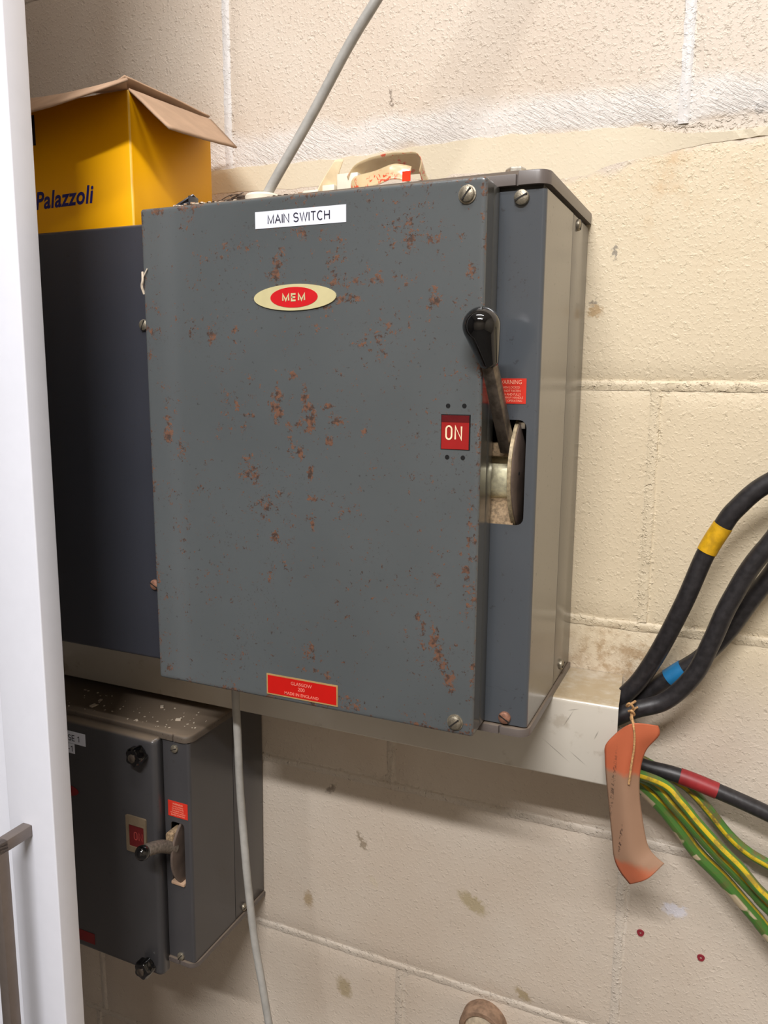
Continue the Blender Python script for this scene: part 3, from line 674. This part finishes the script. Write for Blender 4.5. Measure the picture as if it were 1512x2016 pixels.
def sheet(P, mat_a, mat_b, th=.0018, n=8, m=10, crinkle=.0004, seed=0):
    """P: grid of control rows (list of rows of points) -> thin slab, two sides, smooth interpolated"""
    rowsI = [smooth_path(r, max(1, m//(len(r)-1))) for r in P]; cols = len(rowsI[0])
    G = [smooth_path([r[j] for r in rowsI], max(1, n//(len(P)-1))) for j in range(cols)]   # G[col][row]
    nr = len(G[0]); mb = MB(); top = []; bot = []
    for j in range(cols):
        for i in range(nr):
            p = G[j][i]; du = G[min(j+1, cols-1)][i]-G[max(j-1, 0)][i]; dv = G[j][min(i+1, nr-1)]-G[j][max(i-1, 0)]
            nn = du.cross(dv).normalized(); k = noise.noise(p*60+Vector((seed, 0, 0)))*crinkle
            top.append(p+nn*(th/2+k)); bot.append(p-nn*(th/2-k))
    fs = [(j*nr+i, j*nr+i+1, (j+1)*nr+i+1, (j+1)*nr+i) for j in range(cols-1) for i in range(nr-1)]
    mb.add(top, fs, mat_a); mb.add(bot, [tuple(reversed(f)) for f in fs], mat_b)
    ring = [i for i in range(nr)]+[j*nr+nr-1 for j in range(1, cols)]+[(cols-1)*nr+i for i in range(nr-2, -1, -1)]+[j*nr for j in range(cols-2, 0, -1)]
    n_ = len(ring); mb.add([top[i] for i in ring]+[bot[i] for i in ring], [(i, (i+1) % n_, (i+1) % n_+n_, i+n_) for i in range(n_)], mat_a)
    return mb
# side flap folded down and outward, brown inside showing
mb = sheet([[(-.5087, -.166, .2490), (-.5080, -.106, .2520), (-.5084, -.046, .2560)], [(-.4515, -.185, .2052), (-.4600, -.122, .2135), (-.4688, -.060, .2224)]], m_card, m_card, seed=1)
mb.build('flap', ct, label='brown inner face of the flap folded outward')
# front flap stands out over the front edge, drooping to the left
mb = sheet([[(-.5105, -.166, .2492), (-.62, -.167, .2545), (-.735, -.167, .2560)], [(-.4900, -.190, .2472), (-.5980, -.192, .2420), (-.720, -.195, .2420)], [(-.4755, -.205, .2398), (-.5759, -.214, .2245), (-.700, -.218, .2200)]], m_card, m_card, seed=2)
mb.build('flap', ct)  # brown card underneath in place of yellow print, suggesting the underside's shade
mb = sheet([[(-.5480, -.163, .2500), (-.5470, -.10, .2500), (-.5450, -.047, .2500)], [(-.5125, -.166, .2600), (-.5110, -.10, .2610), (-.5090, -.047, .2595)]], m_card, m_card, n=4, seed=3)
mb.build('flap', ct, label='dark inner edge of the rear flap')

# ------------------------------------------------------------------ cable trunking
TZ0, TZ1, TYF, TX = -.3552, -.2795, -.0802, -.0735
tr = root('cable_trunking', (-.5, 0, TZ0), 'long aged white metal cable trunking running under the switch boxes', 'trunking')
mb = MB(); th = .0015; X0 = -1.3
pr = [(-.0005, TZ1), (TYF+.004, TZ1)]+[(TYF+.004-.004*math.sin(a), TZ1-.004+.004*math.cos(a)) for a in [PI/2*i/5 for i in range(1, 6)]]+[(TYF, TZ0+.002), (TYF+.0006, TZ0+.0006), (TYF+.002, TZ0), (-.0005, TZ0)]
def endx(y): return TX-.0066-.0105*0 if False else TX-.002-.007*(y-TYF)/(0-TYF)
inner = []
for i, (y, z) in enumerate(pr):
    cy2, cz2 = TYF+.01, (TZ0+TZ1)/2
    inner.append((min(y+(th if y < -.01 else 0), -.0005), z-th if z > cz2+.02 and y > TYF+.0001 else (z+th if z < cz2-.02 and y > TYF+.0001 else z)))
n = len(pr); xs = [X0+(i/40)*(0) for i in range(1)]
vo = [(X0, y, z) for y, z in pr]+[(endx(y), y, z) for y, z in pr]; vi = [(X0, y, z) for y, z in inner]+[(endx(y), y, z) for y, z in inner]
mb.add(vo, [(i, i+1, n+i+1, n+i) for i in range(n-1)], m_trunk); mb.add(vi, [(n+i, n+i+1, i+1, i) for i in range(n-1)], m_trunk)
mb.add([vo[n+i] for i in range(n)]+[vi[n+i] for i in range(n)], [(i, i+1, n+i+1, n+i) for i in range(n-1)], m_trunk)
mb.build('channel', tr, fix=False, sharp=50)
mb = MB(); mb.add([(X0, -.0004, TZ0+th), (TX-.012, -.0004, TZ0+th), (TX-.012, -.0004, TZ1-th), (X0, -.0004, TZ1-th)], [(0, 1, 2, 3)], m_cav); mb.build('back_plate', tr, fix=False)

# ------------------------------------------------------------------ black cables leaving the trunking
def cable(pts, r, mat, label, band=None, group='black cables from the trunking end', name='power_cable', uv=False, cat='cable'):
    mb = MB(); mb.tube(pts, r, mat, n=18, uv=uv); o = mb.build(name, sharp=60, fix=not uv); tag(o, label, cat, group)
    if band:
        k0, k1, bm_ = band; P = smooth_path(pts, 8); seg = [P[i] for i in range(k0, k1+1)]
        mb = MB(); mb.tube(seg, r+.0005, bm_, n=18, sub=2); mb.build('tape_band', o)
    return o
R1 = .0078
cable([(-.30, -.035, -.312), (-.15, -.036, -.308), (-.095, -.036, -.2980), (-.0715, -.036, -.2800), (-.0516, -.038, -.2449), (-.0308, -.045, -.1911), (-.0166, -.045, -.1469), (-.0052, -.046, -.1218), (.0051, -.047, -.1040), (.0290, -.048, -.0800), (.08, -.05, -.055), (.3, -.05, -.02)], R1, m_rubber, 'black cable with a yellow band bending up and right, highest of the cables', (49, 57, m_yellow))
cable([(-.30, -.060, -.322), (-.15, -.060, -.318), (-.095, -.058, -.3060), (-.0649, -.054, -.2905), (-.0396, -.050, -.2791), (-.0182, -.050, -.2521), (-.0061, -.050, -.2204), (.007, -.050, -.1807), (.031, -.050, -.1327), (.09, -.05, -.06), (.3, -.05, .02)], R1, m_rubber, 'black cable without a band sweeping up right in front of the blue banded one')
cable([(-.30, -.015, -.330), (-.15, -.015, -.326), (-.105, -.018, -.3160), (-.0720, -.022, -.2985), (-.0530, -.024, -.2790), (-.0323, -.025, -.2600), (-.0125, -.025, -.2420), (.0070, -.025, -.2150), (.0332, -.025, -.1680), (.09, -.03, -.09), (.3, -.03, -.02)], R1, m_rubber, 'black cable with a blue band, rearmost behind two other cables', (37, 42, m_blue))
cable([(-.30, -.035, -.337), (-.12, -.035, -.330), (-.085, -.032, -.3430), (-.0581, -.03, -.3535), (-.0277, -.03, -.3560), (.0031, -.03, -.3626), (.0505, -.03, -.3759), (.12, -.03, -.40), (.3, -.03, -.45)], .0070, m_rubber, 'straight black cable with a red band sloping down to the right', (33, 41, m_red))
EC = [([(-.15, -.045, -.345), (-.085, -.045, -.3485), (-.0620, -.036, -.3675), (-.0381, -.03, -.3898), (-.0201, -.03, -.4095), (-.0043, -.03, -.4283), (.0173, -.03, -.4465), (.0368, -.03, -.4661), (.0497, -.03, -.4791), (.0604, -.03, -.4908), (.12, -.03, -.55)], .0064, (-.10, .07, 0., .9), 'thick green and yellow earth wire with peeled cream patches, lowest of the four'),
      ([(-.15, -.060, -.344), (-.090, -.060, -.346), (-.0494, -.04, -.3623), (-.0274, -.04, -.3809), (-.0056, -.04, -.4027), (.0117, -.04, -.4194), (.0264, -.04, -.4319), (.0453, -.04, -.4489), (.0578, -.04, -.4605), (.12, -.04, -.51)], .0050, (-.03, .09, .1, 0), 'green and yellow earth wire running just above the thick one'),
      ([(-.15, -.069, -.335), (-.088, -.069, -.340), (-.0394, -.050, -.3564), (-.0212, -.05, -.3707), (-.0061, -.05, -.3868), (.0129, -.05, -.4051), (.0305, -.05, -.42), (.0461, -.05, -.4364), (.0563, -.05, -.445), (.12, -.05, -.50)], .0044, (.0, .14, .3, 0), 'mostly yellow earth wire, second from the top of the four'),
      ([(-.15, -.012, -.346), (-.085, -.012, -.349), (-.0292, -.018, -.366), (-.0131, -.018, -.3750), (.0033, -.018, -.3910), (.0197, -.018, -.4093), (.0355, -.018, -.4217), (.0557, -.018, -.4309), (.12, -.018, -.455)], .0048, (.08, .12, 1., 0), 'dull brownish green earth wire, topmost, curving away to the right')]
for i, (p, r, em, lb) in enumerate(EC):
    cable(p, r, earth_mat('earth_wire_%d' % i, *em), lb, None, 'green and yellow earth wires', 'earth_wire', True)

# ------------------------------------------------------------------ orange tag on a string
tg = root('paper_tag', (-.061, -.099, -.2835), 'curled orange paper tag hanging on a string from the trunking end', 'tag')
TR = [[(-.0730, -.094, -.2955), (-.0606, -.1, -.2835), (-.0415, -.090, -.2862)], [(-.0826, -.094, -.3096), (-.0607, -.1, -.2953), (-.0403, -.090, -.2947)], [(-.0829, -.094, -.3209), (-.0639, -.1, -.3119), (-.0497, -.092, -.3089)],
 [(-.081, -.094, -.3394), (-.0657, -.1, -.3331), (-.0532, -.092, -.3272)], [(-.0777, -.094, -.3624), (-.0636, -.1, -.356), (-.0527, -.092, -.3505)], [(-.0737, -.094, -.3903), (-.0596, -.1, -.3834), (-.0478, -.092, -.3777)],
 [(-.0708, -.094, -.4114), (-.0545, -.1, -.4059), (-.043, -.092, -.3955)], [(-.0649, -.094, -.4244), (-.0469, -.1, -.4143), (-.0367, -.092, -.4034)], [(-.0558, -.094, -.4346), (-.0413, -.1, -.4216), (-.0289, -.092, -.4085)]]
mb = sheet(TR, m_tag, m_tag, th=.0005, n=48, m=12, crinkle=.0003, seed=5); mb.build('tag_sheet', tg)
mb = MB(); mb.tube([(-.0617, -.0625, -.2842), (-.0635, -.0700, -.2835), (-.0632, -.090, -.2800), (-.0605, -.1005, -.2850), (-.0590, -.1010, -.2935), (-.0587, -.1015, -.3050), (-.0600, -.1015, -.3200), (-.0612, -.1012, -.3380)], .0009, m_string, n=8)
mb.tube([(-.0640, -.0600, -.280), (-.0680, -.075, -.2790), (-.0680, -.088, -.2740), (-.0655, -.092, -.2700), (-.0625, -.090, -.2740), (-.0640, -.088, -.2790), (-.0618, -.096, -.2830), (-.0590, -.099, -.2870)], .0011, m_string, n=8)
mb.tube([(-.066, -.0905, -.2775), (-.0630, -.0925, -.2760), (-.0612, -.0900, -.2800), (-.0640, -.089, -.2830), (-.0610, -.0965, -.2850), (-.0580, -.098, -.2860)], .0010, m_string, n=8)
mb.build('string', tg, label='knotted hemp string')

# ------------------------------------------------------------------ lower switch (hangs about half a degree out of level)
L0 = (-.4910, 0, -.3722)
ls = root('isolator_switch', L0, 'smaller dusty grey switch box with round black knobs, under the trunking', 'switch box', rot=(0, .0097, 0), local=True)
lb, lf = -.1393, -.1530
mb = MB()
sx0, sx1, sz0, sz1 = -.0262, -.0088, -.1640, -.0918
mb.plate([(-.27, -.2530), (-.003, -.2530), (-.003, 0), (-.27, 0)], lb, lb+.0015, m_low, holes=[list(reversed(rrect(sx0, sx1, sz0, sz1, .004)))])
rl = [(-.003+.003*math.sin(PI/2*i/6), lb+.003-.003*math.cos(PI/2*i/6)) for i in range(7)]
mb.add([(x, y, z) for z in (-.253, 0) for x, y in rl], [(i, i+1, i+8, i+7) for i in range(6)], m_low)
mb.add([(0, lb+.003, -.253), (0, -.0625, -.253), (0, -.0625, 0), (0, lb+.003, 0)], [(0, 1, 2, 3)], m_low)
mb.build('body', ls, fix=False)
mb = MB(); mb.box(-.02, 0, -.0615, -.0015, -.253, 0, m_low, .0006); mb.build('rear_side_panel', ls)
mb = MB(); x0, x1, y0, y1, z0, z1 = sx0-.003, sx1+.002, lb+.0015, lb+.04, sz0-.003, sz1+.003
mb.add([(x0, y0, z0), (x1, y0, z0), (x1, y1, z0), (x0, y1, z0), (x0, y0, z1), (x1, y0, z1), (x1, y1, z1), (x0, y1, z1)], [(0, 1, 2, 3), (4, 7, 6, 5), (0, 3, 7, 4), (1, 5, 6, 2), (3, 2, 6, 7)], m_cav); mb.build('slot_cavity', ls, fix=False, smooth=False)
def lcover(name, z0, z1, up, mat):
    X1 = .0018; Yf = lb-.0022; r = .010
    out = [(-.27, -.0015), (X1, -.0015)]+[(X1-r+r*math.cos(a), Yf+r-r*math.sin(a)) for a in [PI/2*i/5 for i in range(6)]]+[(-.0175, Yf), (-.0180, Yf+.002), (-.0187, Yf+.002), (-.0192, Yf), (-.27, Yf)]
    bm = bmesh.new(); f = bm.faces.new([bm.verts.new((x, y, z0)) for x, y in out]); ex = bmesh.ops.extrude_face_region(bm, geom=[f])
    for g in ex['geom']:
        if isinstance(g, bmesh.types.BMVert): g.co.z = z1
    bmesh.ops.recalc_face_normals(bm, faces=bm.faces); zz = z1 if up else z0
    bmesh.ops.bevel(bm, geom=[e for e in bm.edges if all(abs(v.co.z-zz) < 1e-6 for v in e.verts)], offset=.0035 if up else .001, segments=3, profile=.5, affect='EDGES')
    mb = MB(); mb.addbm(bm, mat); return mb.build(name, ls)
lcover('top_cover', .0008, .0085, True, m_lowlid); lcover('bottom_cover', -.2600, -.2540, False, m_lid)
mb = MB(); panel(mb, -.26, -.0330, -.2730, .0030, lf, .0060, .0125, m_low); ld = mb.build('door', ls)
def starknob(x, z):
    mb = MB(); n = 48; prof = []
    for (y, k) in [(0, .62), (.003, .62), (.0035, 1.), (.0115, 1.), (.0140, .86), (.0145, .5)]:
        ring = []
        for i in range(n):
            t = 2*PI*i/n; r = .0098*k*(1+(.10*math.cos(5*t) if k > .8 else 0)); ring.append((x+r*math.cos(t), lf-y, z+r*math.sin(t)))
        prof.append(ring)
    vs = [p for r in prof for p in r]; fs = [(j*n+i, j*n+(i+1) % n, (j+1)*n+(i+1) % n, (j+1)*n+i) for j in range(5) for i in range(n)]+[tuple(5*n+i for i in range(n))]
    mb.add(vs, fs, m_black); mb.lathe((x, lf-.0145, z), Vector((0, -1, 0)).to_track_quat('Z', 'Y').to_matrix(), [(.0045, 0), (.0045, .001), (.0038, .0014)], m_steel, 16)
    return mb.build('door_knob', ld, label='black fluted door knob')
starknob(-.0500, -.0135); starknob(-.0500, -.2600)
mb = MB(); mb.plate(rrect(-.0737, -.0468, -.1300, -.0882, .0015), lf-.0018, lf, simple('shaded_brass_frame', (132, 116, 94), .5, .2), holes=[list(reversed(rrect(-.0700, -.0498, -.1235, -.0985, .0005)))]); mb.build('indicator_frame', ld)  # frame colour toned down to carry the shade on the lower box
mb = MB(); mb.box(-.0702, -.0496, lf-.0008, lf, -.1237, -.0983, m_onred2); mb.strokes('ON', -.0580, -.1150, lf-.0008, .0086, .0011, simple('faint_red_print', (170, 70, 64), .5), wx=.72, gap=.30); mb.build('indicator_window', ld, label='red window faintly lettered ON', smooth=False)
mb = MB(); mb.box(-.0287, -.0036, lb-.0004, lb, -.0856, -.0680, m_warn)
mb.text('WARNING', -.0160, -.0718, lb-.0004, .0022, m_warnt, wx=.9)
for i, s_ in enumerate(['WHEN LOCKED', 'DO NOT FASTEN', 'OPEN AND FULLY', 'WITHDRAW HANDLE', 'BEFORE OPERATING']): mb.text(s_, -.0160, -.0744-.0024*i, lb-.0004, .0015, m_warnt, wx=.95)
mb.build('warning_label', ls, label='small red warning label', smooth=False)
mb = MB(); mb.box(-.200, -.1262, lf-.0004, lf, -.0232, -.0092, m_lblw); mb.strokes('SE 1', -.1425, -.0198, lf-.0004, .0062, .0009, m_ink)
mb.build('name_label', ld, label='white label tape ending in E 1', smooth=False)
mb = MB(); mb.box(-.200, -.1422, lf-.0005, lf, -.0349, -.0236, m_lblw); mb.strokes('-1', -.1478, -.0325, lf-.0005, .0062, .0009, m_ink)
mb.build('name_label', ld, label='shorter white label tape ending in -1', smooth=False)
mb = MB(); mb.plate(oval(-.170, -.080, .0300, .0078, 1.0), lf-.001, lf, m_shadered); mb.build('badge', ld, label='shade-darkened red oval badge tip', smooth=False)
mb = MB(); mb.box(-.20, -.1275, lf-.0005, lf, -.2630, -.2500, m_shadered); mb.build('rating_plate', ld, label='shade-darkened red rating plate')
screw(ls, (-.0179, lb, -.0083), (0, -1, 0), .0044, .4); screw(ls, (-.0179, lb, -.2500), (0, -1, 0), .0044, .9); screw(ls, (0, -.0451, -.2470), (1, 0, 0), .0046, 0)
mb = MB(); q = Matrix.Rotation(PI/2, 3, 'Y'); mb.lathe((-.0160, -.1110, -.1275), q, [(.0430, 0), (.0440, .0006), (.0440, .0020), (.0430, .0026)], m_disc, 64); mb.build('lever_disc', ls, sharp=30)
mb = MB(); mb.box(-.0255, -.0165, -.1500, -.125, -.118, -.100, m_dirt, .002); mb.build('casting', ls)
mb = MB(); mb.box(-.0262, -.0092, -.1420, -.1200, -.1638, -.1600, m_card, .001); mb.build('slot_lip', ls, label='pinkish dusty lip at the slot bottom')
mb = MB(); P0 = Vector((-.0185, -.145, -.118)); P1 = Vector((-.0245, -.1800, -.1020))
pts = []
mb.tube([P0, P0.lerp(P1, .5)+Vector((0, 0, .003)), P1], .0066, simple('dusty_dull_casting', (116, 106, 96), .6, .3, var=.3, vscale=400, bump=.5), n=12); ll = mb.build('lever', ls)
mb = MB(); mb.sphere((-.0262, -.1840, -.1030), .0078, m_black); mb.build('lever_knob', ll, label='small round black knob')
# flakes lying on the lid
FL = [(-.015, -.10, 0), (-.009, -.085, 0), (-.03, -.118, 0), (-.036, -.112, 0)]
mb = MB(); random.seed(3)
for i in range(70):
    x = random.uniform(-.19, -.004); y = random.uniform(-.135, -.086); s = random.choice([.0003, .0004, .0005, .0007]) if i > 4 else random.uniform(.0012, .0022); a = random.random()*3
    mb.box(-s*1.5, s*1.5, -s, s, 0, s*.8, m_flake, M=Matrix.Translation((x, y, .0086)) @ Matrix.Rotation(a, 4, 'Z'))
o = mb.build('paint_flakes', ls, kind='stuff', smooth=False); 

# ------------------------------------------------------------------ grey cables
gl = root('rising_cable', (-.3785, -.157, .1458), 'grey cable rising at a slant from a white gland on the main switch', 'cable')
mb = MB(); mb.tube([(-.3795, -.1530, .147), (-.3730, -.1520, .160), (-.3390, -.1450, .2120), (-.3050, -.1420, .2630), (-.2795, -.1400, .2960), (-.235, -.13, .36), (-.15, -.10, .50), (.0, -.05, .75), (.10, -.02, 1.79)], .0042, m_greyc, n=16); mb.build('sheath', gl)
mb = MB(); mb.lathe((-.3795, -.1560, .1458), Matrix.Identity(3), [(.0150, 0), (.0150, .0045), (.0138, .0062), (.0080, .0066)], m_plast, 32); mb.build('gland', gl, label='round white plastic gland')
mb = MB(); mb.tube([(-.4350, -.130, -.2750), (-.4381, -.130, -.3100), (-.4370, -.130, -.3560), (-.4365, -.129, -.4120), (-.4325, -.130, -.4690), (-.4275, -.132, -.5170), (-.4210, -.132, -.5790), (-.4120, -.132, -.6330), (-.4050, -.132, -.6760), (-.392, -.13, -.76), (-.36, -.10, -1.0), (-.33, -.05, -1.44)], .0040, m_greyc, n=16, wob=.02)
tag(mb.build('hanging_cable'), 'thin grey cable hanging down from beneath the main switch', 'cable')

# ------------------------------------------------------------------ things lying on top of the main switch
TOPZ = .1459
random.seed(11)
def ribbon(pts, w, mat, th=.0004, name='tape', seed=0):
    P = smooth_path(pts, 8); return sheet([[p+Vector(w)*(-.5) for p in P[::2]], [p for p in P[::2]], [p+Vector(w)*.5 for p in P[::2]]], mat, mat, th=th, n=6, m=len(P), crinkle=.002, seed=seed)
tp = root('parcel_tape', (-.262, -.135, TOPZ), 'crumpled loop of clear parcel tape with orange print, on the main switch', 'tape')
mb = MB()
mb = ribbon([(-.302, -.142, .1545), (-.298, -.138, .164), (-.290, -.130, .1700), (-.276, -.125, .1735), (-.262, -.122, .1745), (-.250, -.124, .1725), (-.2445, -.128, .166), (-.2445, -.132, .1560)], (0, .018, -.013), m_tape, seed=1); mb.build('loop', tp)
mb = ribbon([(-.300, -.148, .1540), (-.290, -.150, .1560), (-.276, -.150, .1590), (-.262, -.148, .1625), (-.250, -.144, .1600)], (0, .004, .0125), m_tape, seed=4); mb.build('loose_end', tp)
mb = MB(); mb.box(-.2545, -.2475, -.1502, -.1499, .1535, .1610, simple('solid_orange_print', (232, 62, 30), .3)); mb.build('orange_print', tp)
bk = MB(); bk.box(-.3135, -.2945, -.148, -.130, TOPZ, .1648, m_plast, .0007)
bkt = tag(bk.build('plastic_block'), 'square white plastic block beside the parcel tape on the main switch', 'block')
bk = MB(); bk.box(-.3265, -.3155, -.149, -.138, TOPZ, .1570, m_plast, .0006); tag(bk.build('plastic_clip'), 'small low white plastic piece left of the square white block', 'clip')
bk = MB(); bk.box(-.3430, -.3290, -.152, -.146, TOPZ, .1535, m_plast, .0005); tag(bk.build('plastic_strip'), 'flat white strip left of the small white plastic piece', 'strip')
mb = sheet([[(-.3360, -.148, TOPZ+.001), (-.3300, -.142, TOPZ+.001), (-.3170, -.135, TOPZ+.001)], [(-.3290, -.144, .162), (-.3250, -.139, .163), (-.3200, -.134, .163)], [(-.3215, -.136, .1790), (-.3190, -.134, .1800), (-.3150, -.132, .1800)]], simple('cream_curled_paper', (226, 206, 170), .6, var=.1, vscale=80), m_plast, th=.0005, n=10, seed=8)
tag(mb.build('paper_scrap'), 'pointed curl of cream paper standing on the main switch', 'paper')
mb = MB()
mb.box(-.0110, .0110, -.006, .006, -.0008, .0008, m_dark, .0003, M=Matrix.Translation((-.4640, -.150, .1530)) @ Matrix.Rotation(-.55, 4, 'Y') @ Matrix.Rotation(.3, 4, 'Z'))
mb.box(-.0110, .0110, -.005, .005, -.0007, .0007, m_dark, .0003, M=Matrix.Translation((-.4660, -.154, .1490)) @ Matrix.Rotation(-.22, 4, 'Y'))
mb.box(-.0010, .0010, -.006, .006, -.0045, .0045, m_dark, .0003, M=Matrix.Translation((-.4555, -.150, .1535)))
mb.box(-.0250, .0250, -.002, .002, -.0005, .0005, m_dark, .0002, M=Matrix.Translation((-.4330, -.155, .1480)) @ Matrix.Rotation(.08, 4, 'Y'))
tag(mb.build('metal_clip'), 'bent dark metal clip at the left end of the main switch top', 'clip')
mb = MB(); random.seed(5)
for i in range(14):
    a = random.uniform(-.6, .6); c = Vector((-.4075+random.uniform(-.007, .008), -.158+random.uniform(-.004, .004), .1495+random.uniform(-.001, .0035))); d = Vector((math.cos(a)*.006, random.uniform(-.002, .002), math.sin(a)*.004))
    mb.tube([c-d, c+Vector((0, 0, .0005)), c+d], .00035, m_twig, n=5, sub=2)
mb.box(-.4030, -.3965, -.160, -.156, .1475, .1530, m_twig, .0004)
tag(mb.build('twig_debris'), 'tuft of dark twiggy debris left of the white gland', 'debris')
mb = MB(); random.seed(9)
for i in range(120):
    x = random.uniform(-.462, -.41) if i < 70 else random.uniform(-.462, -.32); s = random.uniform(.0004, .0011 if i > 8 else .0018); y = random.uniform(-.170, -.157)
    mb.box(-s*1.4, s*1.4, -s, s, -s*.5, s*.5, random.choice([m_flake, m_flake, m_card, m_twig]), M=Matrix.Translation((x, y, TOPZ+.0007+s)) @ Matrix.Rotation(random.random()*3, 4, 'Z'))
o = mb.build('crumbled_debris', smooth=False, kind='stuff'); tag(o, 'crumbs of paint and mortar along the main switch top edge', 'debris')

# ------------------------------------------------------------------ wall plugs and pipe stub
for (x, z, lbl) in [(-.0509, -.5454, 'dark red wall plug in the lower wall, nearer the vertical joint'), (.0061, -.5544, 'dark red wall plug in the lower wall, farther right of the two')]:
    mb = MB(); mb.plate([(x+.0034*math.cos(t)*(1+.10*math.sin(3*t)), z+.0034*math.sin(t)) for t in [2*PI*i/20 for i in range(20)]], -.0012, .002, m_plug, holes=[[(x+.0012*math.cos(t), z+.0012*math.sin(t)) for t in [-2*PI*i/10 for i in range(10)]]])
    tag(mb.build('wall_plug'), lbl, 'wall plug', 'red wall plugs')
pp = root('pipe_stub', (-.2078, 0, -.7045), 'rusty painted round pipe end sticking out of the wall, bottom of view', 'pipe')
q = Vector((0, -1, 0)).to_track_quat('Z', 'Y').to_matrix()
mb = MB(); mb.lathe((-.2078, .005, -.7045), q, [(.0255, 0), (.0255, .020), (.0240, .023), (.0195, .023), (.0185, .017)], m_pipe, 40, cap=False); mb.build('pipe_collar', pp)
mb = MB(); mb.lathe((-.2078, .005, -.7045), q, [(.0190, .005), (.0188, .018), (.014, .021), (.006, .022)], m_pipec, 32); mb.build('pipe_plug', pp)

# ------------------------------------------------------------------ white cupboard door at the left
XE, YF, TH = -.5113, -.3000, .0218
cd = root('cupboard_door', (XE-.2, YF, -1.44), 'white panelled cupboard door standing close at the left edge', 'door', rot=(-.0012, .0049*1, 0))
cd.location = (XE-.2, YF, -1.44)
# lean pivot: keep the edge on its line at z = -.38
cd.location.x -= .0049*(1.06); ORG[cd.name] = Vector((XE-.2, YF, -1.44))
mb = MB(); W = .55; xl = XE-W; st = .0535; Zb, Zt = -1.44, 1.6
mb.box(XE-st, XE, YF, YF+TH, Zb, Zt, m_white, .0012, 3); mb.box(xl, xl+st, YF, YF+TH, Zb, Zt, m_white, .0012, 3)
mb.box(xl+st, XE-st, YF, YF+TH, Zt-.06, Zt, m_white, .0012); mb.box(xl+st, XE-st, YF, YF+TH, Zb, Zb+.06, m_white, .0012)
mb.build('stiles_and_rails', cd)
mb = MB(); mb.box(xl+st-.0005, XE-st+.0005, YF+.0045, YF+TH-.004, Zb+.05, Zt-.05, m_white); mb.build('panel', cd)
hx = -.5421; hz = -.3905; b = .0052
mb = MB()
mb.box(hx-b, hx+b, YF-.0355, YF, hz-b, hz+b, m_handle, .0008); mb.box(hx-b, hx+b, YF-.0360, YF-.0252, hz-.330, hz+b, m_handle, .0008); mb.box(hx-b, hx+b, YF-.0355, YF, hz-.330, hz-.330+2*b, m_handle, .0008)
mb.build('handle', cd, label='square bronze grey bar handle')
